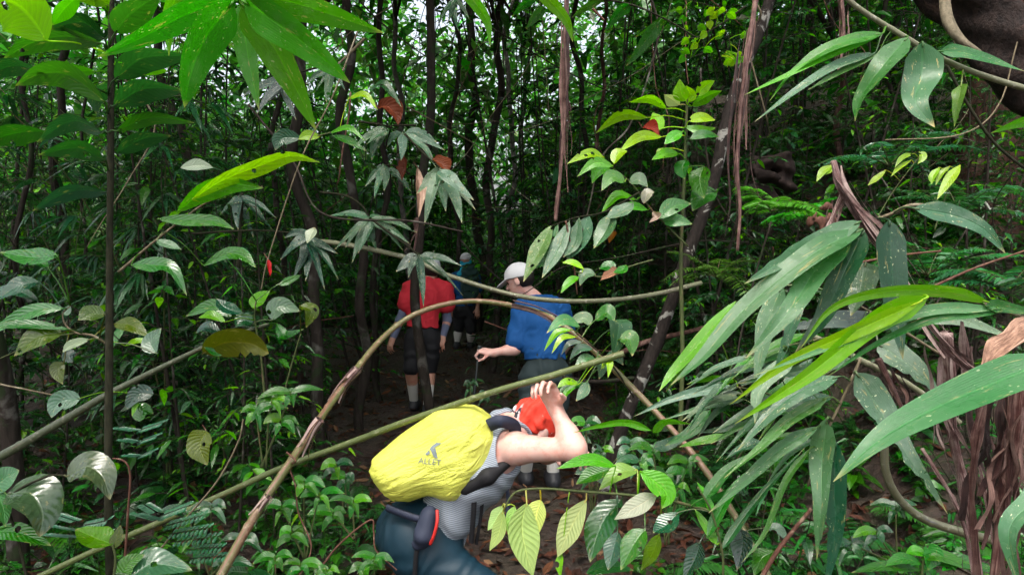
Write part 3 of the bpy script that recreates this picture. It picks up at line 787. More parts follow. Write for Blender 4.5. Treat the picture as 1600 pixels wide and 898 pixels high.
trunk_px('dark slender trunk standing in front of the red-shirted hiker', [(668, 640), (655, 520), (654, 420), (660, 300), (668, 180), (674, 0)], 6.1, 15, 'bark', 6.5, seed=1, csc=0.9)
trunk_px('leaning black trunk with white lichen patches crossing behind a bamboo pole', [(952, 715), (1012, 560), (1060, 430), (1120, 270), (1160, 130), (1200, 0)], 4.2, 19, 'bark_lichen', 6.2, seed=2, name='leaning_tree', csc=0.8)
trunk_px('massive reddish trunk with fluted bark on the bank', [(1545, 470), (1552, 250), (1560, 60), (1565, -60)], 6.2, 100, 'bark_red', 7.0, name='large_tree', seed=3, rough=0.16, csc=1.9)
z_ = float(Hn(-2.55, 3.4)); tree('leaning_tree', 'added dark trunk at the far left edge leaning its shading crown out of view', 'tree', np.array([[-2.52, 3.45, z_ - .1], [-2.5, 3.3, z_ + 1.3], [-2.6, 2.6, z_ + 3.2], [-2.6, 1.0, z_ + 4.9]]), [0.05, 0.035], M['bark'], csc=1.7, seed=9)  # added tree; its unseen crown is there to shade the left undergrowth
for k, (lab, a, d, w_, mt) in enumerate([
    ('straight dark trunk just left of the hanging red strip', [(770, 600), (768, 300), (776, 100), (782, -20)], 9.0, 17, 'bark'),
    ('dark trunk directly behind the teal-hatted hiker', [(752, 520), (748, 400), (738, 250), (735, 100), (738, -20)], 12.0, 20, 'bark'),
    ('crooked dark trunk above the teal-hatted hiker', [(712, 420), (706, 250), (714, 130), (702, -10)], 10.5, 11, 'bark'),
    ('thin grey trunk between cap and trunk cluster', [(800, 420), (803, 330), (794, 150), (800, -10)], 11.0, 13, 'bark_grey'),
    ('pale narrow trunk right of the trunk cluster', [(822, 420), (818, 200), (826, -10)], 12.5, 10, 'bark_grey'),
    ('stout dark trunk under the dark leaf fan', [(498, 690), (490, 560), (484, 430), (470, 200), (468, -20)], 5.4, 26, 'bark'),
    ('dark trunk with brown base behind the arched pole', [(575, 700), (566, 590), (560, 450), (548, 200), (540, -20)], 6.4, 22, 'bark'),
    ('thin dark trunk touching the red-shirted hiker arm', [(600, 640), (590, 560), (590, 420), (596, 200), (604, -20)], 7.6, 14, 'bark'),
    ('dark trunk with forked shade left of the bright leaf', [(300, 640), (290, 400), (272, 230), (250, 80), (240, -20)], 6.0, 20, 'bark'),
    ('slim trunk behind the bright curled leaf', [(440, 640), (432, 400), (440, 200), (446, -20)], 7.0, 13, 'bark'),
    ('straight trunk behind the big-leaved sapling', [(100, 640), (106, 400), (98, 200), (94, -20)], 6.5, 18, 'bark'),
    ('leaning thin trunk at the far left edge', [(30, 600), (20, 400), (48, 200), (70, -20)], 5.5, 12, 'bark'),
    ('grey slender trunk right of the top bamboo spray', [(640, 420), (628, 250), (616, 120), (622, -20)], 9.5, 12, 'bark_grey'),
    ('dark trunk right of the hanging red strip', [(905, 420), (912, 250), (902, 100), (906, -20)], 9.0, 12, 'bark'),
    ('narrow brown trunk below the top broken twig', [(942, 420), (938, 250), (940, 80), (936, -20)], 8.5, 9, 'bark_red'),
    ('thin red-brown trunk on the bank top', [(1308, 300), (1312, 150), (1308, -20)], 7.5, 13, 'bark_red'),
    ('black trunk over the fern bank', [(1254, 300), (1258, 160), (1262, -20)], 9.0, 15, 'bark'),
    ('dark trunk between bank and reddish giant', [(1398, 300), (1404, 150), (1400, -20)], 8.5, 18, 'bark'),
]):
    trunk_px(lab, a, d, w_ * 0.66, mt, top=5.4 + 1.0 * (k % 3), seed=30 + k, wob=0.055, csc=2.2 if a[0][0] < 590 else 1.25)  # left trunks get oversized crowns to deepen the shade below

# thin dark stems further in: each its own tree
k = 0
while k < 20:
    d = r_.uniform(6.5, 15.0); px = r_.uniform(-60, 1660); x = (px - 800) / F_PX * d
    if abs(x - pathx(d)) < 0.8 or blocked(x, d, 0.05, 0, 4): continue
    z = float(Hn(x, d)); hgt = r_.uniform(5.5, 9.0); ln = r_.normal(0, 0.13, 2) * hgt
    pts = [[x, d, z - 0.1], [x + ln[0] * 0.3, d + ln[1] * 0.3, z + hgt * 0.35], [x + ln[0] * 0.6 + r_.normal(0, .1), d + ln[1] * 0.6, z + hgt * 0.7], [x + ln[0], d + ln[1], z + hgt]]
    mk = min(MARKS, key=lambda m_: (m_[0] - px) ** 2 + 0.3 * (m_[1] - 250) ** 2)
    rr = r_.uniform(0.010, 0.028)
    lab = ('thin dark stem of a shaded tree ' if rr < 0.020 else 'thicker dark trunk of a shaded tree ') + mk[2]
    tree('shaded_tree', lab, 'tree', np.array(pts), [rr, rr * 0.6], M['bark' if r_.random() < 0.75 else 'bark_grey'], lab, crown=True, segs=8, wob=0.07, seed=300 + k, csc=1.15)
    k += 1

# lianas and thin twigs tangled between the trees
for k in range(150):
    d = r_.uniform(3.0, 10.0); px = r_.uniform(-40, 1640); py = r_.uniform(-60, 560)
    if k % 3 == 0: px = r_.uniform(600, 960); d = r_.uniform(5.5, 10)
    ang = r_.choice([r_.uniform(1.2, 1.9), r_.uniform(0.1, 0.9), r_.uniform(2.2, 3.0)]); ln = r_.uniform(160, 420)
    dx, dy = math.cos(ang) * ln, math.sin(ang) * ln
    q0, q1 = P(px - dx / 2, py - dy / 2, d + r_.normal(0, .4)), P(px + dx / 2, py + dy / 2, d + r_.normal(0, .4))
    if blocked((q0[0] + q1[0]) / 2, d, 0.3, min(q0[2], q1[2]) , max(q0[2], q1[2])): continue
    S = Soup(); m1 = (q0 + q1) / 2 + r_.normal(0, 0.1, 3) - ZV * r_.uniform(0, .25)
    q0[2] = max(q0[2], float(Hn(q0[0], q0[1])) - .03); q1[2] = max(q1[2], float(Hn(q1[0], q1[1])) - .03)
    tube(S, [q0, (q0 + m1) / 2 + r_.normal(0, .05, 3), m1, (m1 + q1) / 2 + r_.normal(0, .05, 3), q1], [r_.uniform(.0022, .008), r_.uniform(.0012, .004)], segs=5, n=26, wob=0.03, seed=700 + k)
    mk = min(MARKS, key=lambda m_: (m_[0] - px) ** 2 + 0.5 * (m_[1] - py) ** 2)
    pale = k % 4 == 0
    lab = ('pale bare' if pale else 'dark bare') + ' ' + ('hanging vine ' if 1.2 <= ang <= 1.9 else 'slanting twig ') + mk[2]
    tag(S.build('hanging_vine' if 1.2 <= ang <= 1.9 else 'bare_twig', M['twig' if pale else ('twig_red' if k % 4 == 1 else 'bark')]), lab, 'vine', lab)

# the wood behind reads as one mass
def far_forest():
    r = np.random.default_rng(77); fo = Soup()
    n = 270000
    d = 11.5 + 19 * r.random(n) ** 1.15; px = r.uniform(-300, 1900, n); x = (px - 800) / F_PX * d
    z = 12.0 * r.random(n) ** 1.35
    cl = np.sin(x * 1.1 + 1.0) * np.sin(d * 0.9) + np.sin(z * 1.7 + x * 0.7) + np.sin(x * 2.7 - z * 2.1 + d)
    keep = cl + r.normal(0, 0.9, n) > -0.2
    keep &= (np.abs(x - pathx(d)) > 0.8) | (z > 2.2) | (d > 14)
    py = 449 - F_PX * (z - 1.75) / d
    gap = lambda cx, cy, sx, sy: np.exp(-(((px - cx) / sx) ** 2 + ((py - cy) / sy) ** 2))
    low = z < 1.75 + 0.16 * d
    keep |= low & (r.random(n) < 0.6) & (np.abs(x - pathx(d)) > 0.7)
    hole = 0.34 * (1 - sstep(60, 190, py)) * ((px > 230) & (px < 900)) + 1.0 * gap(690, 85, 75, 60) + 0.95 * gap(835, 65, 40, 34) + 0.75 * gap(560, 40, 60, 40) + 0.7 * gap(420, 50, 60, 40) + 0.6 * gap(800, 10, 120, 40) + 0.5 * gap(250, 60, 120, 60)
    keep &= r.random(n) > hole * 1.02
    x, d, z = x[keep], d[keep], z[keep]; m = len(x)
    B = np.stack([x, d, z + Hn(np.clip(x, -40, 14), np.clip(d, -8, 24)) * 0.6], 1)
    D = r.normal(0, 1, (m, 3)) * [1, 1, 0.6]
    T = vary((0.055, 0.12, 0.038), m, 0.4)
    many_leaves(fo, B, D, r.uniform(0.16, 0.42, m), 0.45, T, droop=r.uniform(0, 0.5, m), ts=np.array([0, 0.5, 1.0]))
    o = fo.build('distant_forest', M['far']); tag(o, 'dim mass of leaves deep in the forest', 'foliage', kind='stuff')
far_forest()

# fallen leaves
def litter():
    r = np.random.default_rng(88); fo = Soup(); n = 15000
    y = 1.6 + 9.5 * r.random(n) ** 1.5; x = r.normal(0, 1, n) * (0.55 * y + 0.5) + 0.1
    B = np.stack([x, y, Hn(x, y) + r.uniform(0.004, 0.03, n)], 1)
    D = r.normal(0, 1, (n, 3)) * [1, 1, 0.22]
    pal = np.array([(0.035, 0.016, 0.011), (0.062, 0.027, 0.018), (0.10, 0.05, 0.03), (0.022, 0.014, 0.010), (0.17, 0.11, 0.07)])
    T = pal[r.choice(5, n, p=[.34, .28, .15, .18, .05])] * np.exp(r.normal(0, .2, (n, 1)))
    many_leaves(fo, B, D, r.uniform(0.04, 0.13, n), 0.4, T, droop=r.uniform(-0.4, 0.4, n), fold=0.35, ts=np.array([0, 0.3, 0.7, 1.0]))
    tag(fo.build('leaf_litter', M['dry']), 'brown fallen leaves covering the forest floor', 'leaf litter', kind='stuff')
litter()
# ------------------------------------------------------------------ plants traced from the photograph, each at its own distance
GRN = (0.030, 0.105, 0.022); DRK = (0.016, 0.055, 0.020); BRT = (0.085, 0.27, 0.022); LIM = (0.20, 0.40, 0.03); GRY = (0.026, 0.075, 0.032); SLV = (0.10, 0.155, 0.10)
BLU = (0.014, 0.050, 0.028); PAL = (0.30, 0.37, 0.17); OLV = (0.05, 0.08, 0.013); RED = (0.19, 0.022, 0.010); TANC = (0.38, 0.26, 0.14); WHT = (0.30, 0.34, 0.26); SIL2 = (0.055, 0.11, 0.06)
lr_ = np.random.default_rng(909)
STEMS = {}
def add_leaf(root, px, w, d, tint, mat='broad', kind='broad', mode='top', roll=None, dz=None, fold=0.18, label=None, torn=0.0, wave=0.05, n=16):
    """px: midrib in photo pixels from base to tip; w: apparent width in pixels; d: distance of the base (or distances along the midrib)"""
    k = len(px)
    Lm = sum(math.hypot(px[i + 1][0] - px[i][0], px[i + 1][1] - px[i][1]) for i in range(k - 1)) * (d if np.isscalar(d) else d[0]) / F_PX
    if np.isscalar(d):
        s = lr_.uniform(0.15, 0.4) * Lm if dz is None else dz * Lm
        if dz is None and (mode == 'top') == (px[-1][1] > px[0][1]): s = -s
        d = np.linspace(d, d + s, k)
    pts = np.array([P(x, y, q) for (x, y), q in zip(px, d)])
    tan = nrm(np.gradient(pts, axis=0)); view = nrm(pts - CAM)
    s0 = nrm(np.cross(tan, view)); roll = math.radians(lr_.uniform(18, 42) if roll is None else roll)
    nv = np.cross(s0, tan)                                    # towards or away from the camera
    best = None
    for sg in (1, -1):
        s1 = s0 * math.cos(roll) + sg * nv * math.sin(roll)
        nn = np.cross(s1, tan); nn = nn * -np.sign((nn * view).sum(1, keepdims=True))
        sc = nn[:, 2].mean() * (1 if mode == 'top' else -1)
        if best is None or sc > best[0]: best = (sc, s1, nn)
    s1, nn = best[1], best[2]
    if (np.cross(s1, tan) * nn).sum() < 0: s1 = -s1
    hw = 0.5 * w * (0.88 if kind == 'bamboo' else 1.0) * np.mean(d) / F_PX / max(0.45, math.cos(roll))
    if kind == 'bamboo' and k > 2 and mode == 'top' and w < 60:
        pts = pts + (s0 * lr_.normal(0, 0.25, (k, 1)) + nv * lr_.normal(0, 0.5, (k, 1))) * hw * np.r_[0, np.ones(k - 2), 0.6][:, None]
        tw = np.linspace(0, lr_.normal(0, 0.5), k)[:, None]; s1 = nrm(s1 * np.cos(tw) + np.cross(tan, s1) * np.sin(tw))
        torn = torn or (0.25 if lr_.random() < 0.3 and w > 14 else 0.0); wave = wave * lr_.uniform(0.8, 2.2)
    S = Soup(); T = np.asarray(tint) * np.exp(lr_.normal(0, 0.10)) * np.exp(lr_.normal(0, 0.05, 3))
    one_leaf(S, pts, s1, hw, kind, T, fold=fold, n=n, seed=int(lr_.integers(1e6)), torn=torn, wave=wave)
    if root.name in STEMS:                                    # a stalk joins the blade to the nearest stem
        q = np.concatenate(STEMS[root.name]); i = np.argmin(np.linalg.norm(q - pts[0], axis=1)); g = np.linalg.norm(q[i] - pts[0])
        if 0.004 < g < 0.22:
            rp = min(0.0022, 0.07 * hw + 0.0005); tube(S, [q[i], (q[i] * 0.5 + pts[0] * 0.5) + (ZV * 0.08 * g), pts[0], pts[0] + (pts[1] - pts[0]) * 0.15], [rp * 1.2, rp, rp], segs=5, n=9, tint=np.asarray(T) * [1.5, 1.1, 1.0])
    o = S.build('leaf', M[mat], root)
    if label: o['label'] = label
    return o

def add_stem(root, px, d, w0, w1=None, mat='stem', name='stem', nodes=0.0, segs=8, wob=0.0, rough=0.03, node_h=0.12, n=None):
    ds = np.linspace(d[0], d[1], len(px)) if not np.isscalar(d) and len(d) == 2 and len(px) != 2 else (np.full(len(px), d) if np.isscalar(d) else np.asarray(d))
    pts = [P(x, y, q) for (x, y), q in zip(px, ds)]
    w1 = w0 if w1 is None else w1
    S = Soup(); rr = (np.array(w0) if isinstance(w0, list) else np.linspace(w0, w1, len(px))) * 0.5 * ds / F_PX
    STEMS.setdefault(root.name, []).append(spline(np.array(pts), 40))
    tube(S, pts, rr, segs=segs, n=n or max(10, 8 * len(px)), nodes=nodes, wob=wob, rough=rough, node_h=node_h, seed=int(lr_.integers(1e6)))
    return S.build(name, M[mat], root)

def plant(name, label, cat, at, group=None):
    return tag(empty(name, P(*at)), label, cat, group)

# --- bright bamboo spray hanging into the top left
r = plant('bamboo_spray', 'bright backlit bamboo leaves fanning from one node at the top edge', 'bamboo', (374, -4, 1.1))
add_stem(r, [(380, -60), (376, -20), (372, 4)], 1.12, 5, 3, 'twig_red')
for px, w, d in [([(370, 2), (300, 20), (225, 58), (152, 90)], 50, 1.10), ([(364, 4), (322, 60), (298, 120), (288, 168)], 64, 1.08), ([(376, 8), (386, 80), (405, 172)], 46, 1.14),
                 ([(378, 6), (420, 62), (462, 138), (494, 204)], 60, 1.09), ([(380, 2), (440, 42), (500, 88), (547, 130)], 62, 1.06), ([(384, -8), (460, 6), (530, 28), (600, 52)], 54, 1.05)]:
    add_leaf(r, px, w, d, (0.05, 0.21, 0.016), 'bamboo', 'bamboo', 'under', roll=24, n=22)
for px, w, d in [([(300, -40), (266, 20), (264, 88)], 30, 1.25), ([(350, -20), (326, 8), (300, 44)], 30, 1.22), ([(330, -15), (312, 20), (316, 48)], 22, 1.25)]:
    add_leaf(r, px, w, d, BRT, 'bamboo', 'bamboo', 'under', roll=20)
r = plant('bamboo_spray', 'two lime tips of bamboo leaves dipping in above the far trunk cluster', 'bamboo', (780, -30, 1.3))
add_stem(r, [(700, -40), (780, -34), (850, -40)], 1.3, 4, 3, 'stem')
add_leaf(r, [(712, -30), (745, 8), (762, 36), (766, 74)], 22, 1.28, BRT, 'bamboo', 'bamboo', 'under', roll=20)
add_leaf(r, [(822, -36), (860, 2), (886, 34), (895, 66)], 24, 1.3, BRT, 'bamboo', 'bamboo', 'under', roll=20)
r = plant('bamboo_spray', 'dull green leaves hanging off a broken red twig beside the hanging red strip', 'bamboo', (940, 10, 3.0))
add_stem(r, [(870, -10), (975, 5), (1035, 28), (1090, 60)], 3.0, 4, 2, 'stem_dark')
add_stem(r, [(926, 14), (944, 32)], 3.0, 5, 3, 'twig_red', 'broken_twig')
for px, w in [([(985, 8), (965, 22), (943, 52)], 20), ([(1044, 25), (1020, 42), (993, 58)], 15), ([(1030, 34), (1005, 70), (978, 104)], 24), ([(944, -4), (915, 12), (893, 28)], 14), ([(850, 12), (835, 28), (822, 46)], 18), ([(840, -8), (818, 8), (800, 26)], 16)]:
    add_leaf(r, px, w, 3.0, GRN, 'bamboo', 'bamboo', 'under')

# --- tall big-leaved sapling close on the left
r = plant('big_leaved_sapling', 'dark-stemmed sapling with huge drooping veined leaves close on the left', 'sapling', (178, 1080, 1.9))
add_stem(r, [(172, -120), (168, 100), (170, 300), (173, 520), (176, 720), (179, 900), (181, 1085)], 1.9, 8, 14, 'stem_dark', rough=0.14, segs=10, wob=0.006)
for px, w, t in [([(160, 68), (100, 58), (50, 68), (4, 94)], 38, GRN), ([(164, 160), (112, 120), (66, 116), (24, 134)], 42, GRN), ([(164, 62), (128, 36), (76, 46)], 34, DRK), ([(160, 208), (112, 190), (58, 222)], 30, DRK),
                 ([(62, 112), (18, 104), (-40, 128)], 30, DRK), ([(74, 64), (30, 12), (-40, -16)], 84, LIM), ([(122, -6), (100, 16), (82, 40)], 26, BRT), ([(170, 10), (150, -4), (104, -8)], 30, BRT),
                 ([(180, 124), (225, 92), (300, 88)], 42, DRK), ([(178, 166), (226, 140), (288, 142)], 40, DRK), ([(180, 52), (206, 22), (252, -10)], 48, GRN), ([(182, 205), (236, 184), (304, 192)], 22, GRN),
                 ([(182, 240), (222, 218), (268, 212)], 28, DRK), ([(164, 250), (120, 232), (60, 242)], 30, DRK), ([(166, 300), (110, 300), (50, 330)], 26, BLU), ([(70, 205), (20, 210), (-30, 226)], 36, GRN),
                 ([(178, 130), (150, 150), (150, 178)], 26, DRK), ([(176, 100), (230, 106), (262, 112)], 22, BRT), ([(150, 112), (110, 108), (104, 94)], 20, BRT)]:
    add_leaf(r, px, w, lr_.uniform(1.75, 2.05), t, 'broad_big', 'broad', 'under', roll=30, n=18)

# --- bright curled leaves on a twig, mid left
r = plant('leafy_twig', 'long twig with bright curled leaf catching light left of the dark leaf fans', 'twig', (185, 425, 2.5))
add_stem(r, [(185, 425), (250, 370), (320, 318), (372, 296), (410, 292)], 2.5, 4, 2, 'twig')
add_leaf(r, [(300, 312), (345, 284), (400, 262), (455, 244), (500, 254)], 26, 2.45, LIM, 'broad', 'broad', 'under', roll=30)
add_leaf(r, [(276, 332), (320, 300), (365, 288), (412, 294)], 32, 2.5, BRT, 'broad', 'broad', 'under', roll=20)
add_leaf(r, [(246, 342), (290, 344), (336, 346), (366, 358)], 20, 2.4, GRN, 'glossy')
add_leaf(r, [(245, 375), (262, 382), (284, 390)], 14, 2.4, SLV, 'glossy')
add_leaf(r, [(205, 414), (240, 414), (268, 420), (292, 462)], 26, 2.4, GRN, 'glossy', torn=0.2)
add_leaf(r, [(318, 415), (355, 396), (382, 402), (400, 418)], 20, 2.6, GRN, 'glossy')
add_leaf(r, [(282, 262), (310, 258), (333, 262)], 18, 2.7, WHT, 'pale')

r = plant('leafy_shrub', 'sprawling shrub with olive and bluish leaves on a pale crooked twig at far left', 'shrub', (165, 535, 2.3))
add_stem(r, [(165, 536), (145, 524), (120, 520), (103, 508), (98, 490), (110, 478)], 2.3, 4, 2, 'twig')
add_stem(r, [(120, 520), (70, 530), (0, 560)], 2.3, 3, 2, 'stem')
for px, w, t, m_ in [([(100, 482), (60, 484), (20, 500), (-30, 530)], 22, GRN, 'glossy'), ([(98, 520), (60, 526), (22, 556)], 34, OLV, 'broad'), ([(110, 515), (60, 508), (10, 508), (-20, 516)], 14, GRN, 'broad'),
                     ([(165, 492), (140, 490), (122, 500)], 26, OLV, 'broad'), ([(178, 506), (205, 508), (232, 526)], 24, OLV, 'broad'), ([(97, 490), (104, 486), (110, 476)], 14, SLV, 'glossy'),
                     ([(140, 530), (112, 538), (98, 550)], 14, SLV, 'glossy'), ([(118, 548), (108, 556), (114, 566)], 18, BLU, 'glossy'), ([(60, 470), (20, 452), (-20, 456)], 18, BLU, 'glossy'),
                     ([(90, 400), (50, 402), (0, 394)], 28, GRN, 'glossy'), ([(76, 420), (50, 404), (22, 402)], 18, GRN, 'glossy'), ([(60, 440), (30, 446), (-10, 470)], 24, BLU, 'glossy'),
                     ([(196, 540), (216, 532), (246, 534)], 9, LIM, 'broad'), ([(244, 552), (236, 534), (252, 512)], 26, (0.06, 0.12, 0.07), 'glossy'), ([(100, 566), (90, 578), (98, 600)], 22, OLV, 'broad')]:
    add_leaf(r, px, w, lr_.uniform(2.15, 2.45), t, m_)

r = plant('leafy_shrub', 'glossy shrub with a torn yellowed leaf beside the shaded pole tip', 'shrub', (400, 640, 2.7))
add_stem(r, [(415, 640), (408, 560), (398, 500), (400, 470)], 2.7, 4, 2, 'stem')
add_stem(r, [(440, 640), (450, 590), (470, 520)], 2.7, 3, 2, 'stem')
for px, w, t, m_ in [([(395, 482), (404, 468), (422, 454)], 22, BRT, 'broad'), ([(362, 495), (330, 478), (290, 494)], 22, GRN, 'glossy'), ([(352, 503), (330, 492), (310, 496)], 14, BRT, 'broad'), ([(378, 490), (352, 480), (338, 466)], 20, BLU, 'glossy'),
                     ([(395, 505), (380, 500), (368, 512)], 24, BLU, 'glossy'), ([(425, 500), (436, 478), (470, 486)], 30, SIL2, 'glossy'), ([(468, 478), (486, 484), (478, 512)], 24, OLV, 'broad'),
                     ([(432, 505), (446, 524), (474, 514)], 16, GRN, 'glossy'), ([(365, 540), (340, 550), (318, 542)], 14, GRN, 'glossy'), ([(345, 520), (322, 510), (306, 520)], 16, BLU, 'glossy'),
                     ([(352, 402), (376, 396), (400, 418)], 20, GRN, 'glossy'), ([(470, 430), (448, 440), (436, 446)], 12, GRN, 'glossy')]:
    add_leaf(r, px, w, lr_.uniform(2.55, 2.8), t, m_)
add_leaf(r, [(318, 552), (350, 536), (390, 536), (420, 552)], 46, 2.6, (0.075, 0.09, 0.014), 'broad_big', 'round', 'under', label='torn yellow-green leaf', torn=0.5)

# --- dark grey leaf fans in the middle left
def fan(label, node, tips, d, w, tint, mat='bamboo_old', stem=None, mode='top', sw=4, smat='stem_dark'):
    r = plant('bamboo_leaf_fan', label, 'bamboo', (*node, d))
    if stem: add_stem(r, stem, d, sw, max(2, sw - 2), smat)
    for i, tp in enumerate(tips):
        ww = w * lr_.uniform(0.8, 1.15); x0, y0 = node[0] + lr_.uniform(-4, 4), node[1] + lr_.uniform(-2, 5)
        mx_, my = (x0 + tp[0]) / 2 + lr_.uniform(-3, 3), (y0 + tp[1]) / 2 - 0.09 * abs(tp[0] - x0)
        add_leaf(r, [(x0, y0), (mx_, my), tp], ww, d + lr_.uniform(-.08, .08), tint, mat, 'bamboo', mode)
    return r
fan('grey waxy leaf fan arching left of the dark post by the red-shirted hiker', (577, 340), [(523, 391), (540, 388), (560, 396), (588, 392), (631, 392), (640, 380), (652, 364), (514, 338), (550, 410), (610, 350)], 3.4, 13, GRY,
    stem=[(500, 300), (540, 306), (566, 322), (580, 342), (620, 372), (650, 396)])
fan('darkest leaf fan hanging low with one shiny leaf on top', (482, 368), [(444, 372), (438, 406), (458, 436), (478, 440), (508, 452), (530, 436), (528, 396), (455, 356)], 3.5, 15, BLU, stem=[(300, 365), (400, 360), (484, 366)], mat='bamboo_old')
add_leaf(bpy.data.objects['bamboo_leaf_fan.001'], [(492, 356), (486, 366), (480, 380)], 16, 3.35, WHT, 'glossy', label='shiny pale leaf')
fan('small leaf fan of three broad grey blades above the arching fan', (600, 260), [(570, 292), (599, 298), (641, 300), (585, 310)], 3.3, 15, GRY, stem=[(640, 272), (620, 260), (600, 258)])
fan('grey leaf fan spreading right below the curled red dead leaf', (630, 208), [(606, 230), (627, 250), (681, 262), (695, 235), (685, 222), (655, 226)], 3.2, 14, (0.055, 0.12, 0.075), stem=[(560, 190), (600, 196), (632, 207)])
fan('two broad dull blades drooping left of the curled red dead leaf', (604, 200), [(571, 226), (580, 250), (552, 236), (590, 232)], 3.25, 18, GRY, stem=[(650, 196), (620, 196), (604, 199)])
fan('large speckled leaf fan above the white cap of the red-shirted hiker', (688, 262), [(663, 350), (652, 304), (723, 350), (738, 314), (700, 330), (742, 330)], 3.0, 21, (0.065, 0.115, 0.07), stem=[(632, 209), (662, 240), (690, 264)])
fan('dark blades hanging across the red shirt', (654, 398), [(661, 480), (724, 462), (722, 416), (640, 434), (618, 424)], 3.1, 17, (0.028, 0.055, 0.036), stem=[(580, 342), (620, 372), (640, 386), (657, 402)])
fan('bluish leaf fan behind the bright top bamboo spray', (440, 125), [(400, 180), (420, 158), (462, 190), (380, 150), (478, 170), (405, 140)], 3.6, 15, (0.05, 0.075, 0.07), stem=[(520, 100), (480, 110), (440, 122)])
fan('bluish blades drooping left of the bright curled leaf', (378, 305), [(372, 360), (425, 360), (432, 342), (345, 335), (395, 372)], 3.6, 14, BLU, stem=[(372, 420), (376, 350), (378, 303)], sw=7)
fan('tuft of thin leaves hanging at the top beside the grey trunk', (712, -5), [(690, 22), (700, 36), (718, 50), (734, 30), (684, 40)], 4.0, 10, GRY, stem=[(712, -40), (712, -4)])
fan('pale blades drooping left of the curled red dead leaf cluster', (520, 108), [(492, 148), (508, 160), (540, 142), (478, 132)], 3.5, 14, GRY, stem=[(570, 60), (545, 85), (520, 108)], smat='twig', sw=5)

r = plant('leafy_twig', 'light green twig with curved leaf over the small three-blade fan', 'twig', (480, 210, 3.0))
add_stem(r, [(455, 222), (490, 214), (530, 204)], 3.0, 3, 2, 'stem')
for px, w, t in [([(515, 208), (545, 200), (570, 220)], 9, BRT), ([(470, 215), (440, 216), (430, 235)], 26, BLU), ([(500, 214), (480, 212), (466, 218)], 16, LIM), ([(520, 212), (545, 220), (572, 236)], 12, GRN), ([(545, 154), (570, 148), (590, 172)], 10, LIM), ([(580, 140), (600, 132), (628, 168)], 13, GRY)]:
    add_leaf(r, px, w, 3.0, t, 'broad')

def dead_leaf(label, px, w, d, tint, mat='dry', wave=0.25, fold=0.9, kind='broad', name='dead_leaf'):
    r = plant(name, label, 'dead leaf', (*px[0], d))
    r2 = add_leaf(r, px, w, d, tint, mat, kind, fold=fold, wave=wave); r2.name = 'blade'
    add_stem(r, [px[0], (px[0][0] - 6, px[0][1] - 9)], d, 2, 1, 'twig_red', 'stalk')
    return r
dead_leaf('curled red-brown dead leaf caught above the grey fans', [(590, 168), (606, 166), (618, 182), (622, 196)], 26, 3.2, (0.085, 0.02, 0.013))
dead_leaf('small red-brown dead leaf beside the speckled fan', [(676, 248), (690, 258), (700, 276)], 20, 3.05, (0.10, 0.03, 0.014))
dead_leaf('brown dead leaf hanging under the three-blade fan', [(632, 246), (634, 262), (628, 282)], 16, 3.3, (0.07, 0.026, 0.014))
dead_leaf('tiny red dead leaf hooked on the thin bent twig', [(418, 404), (420, 418), (422, 432)], 7, 2.6, (0.35, 0.07, 0.05))
dead_leaf('red fallen leaf lodged on the bright young sapling', [(1004, 200), (1018, 202), (1030, 212)], 15, 3.15, RED)
dead_leaf('orange spotted leaf hanging by the silvery leaves', [(962, 362), (957, 370), (952, 380)], 14, 3.0, (0.25, 0.10, 0.02))
dead_leaf('pinkish curled dead leaf on the low bright twig', [(972, 424), (955, 430), (938, 438)], 14, 2.9, (0.26, 0.16, 0.115))
dead_leaf('white dead leaf scrap on the bright sapling twig', [(1020, 330), (1028, 340), (1014, 348)], 12, 3.0, (0.35, 0.29, 0.26))
r = dead_leaf('peach coloured dried sheath sticking out above the near blade', [(1640, 500), (1585, 540), (1528, 584)], 36, 1.0, (0.42, 0.24, 0.16), 'tan', name='dried_sheath')
dead_leaf('tan dried sheath wrapped on the dark post above the red shirt', [(652, 262), (656, 300), (654, 340)], 16, 3.2, (0.3, 0.2, 0.12), 'tan', name='dried_sheath')
dead_leaf('yellow leaf standing low under the big-leaved sapling', [(322, 672), (312, 696), (324, 726)], 38, 2.4, (0.09, 0.12, 0.016), 'broad', wave=0.08, fold=0.2, kind='ovate', name='yellow_leaf')

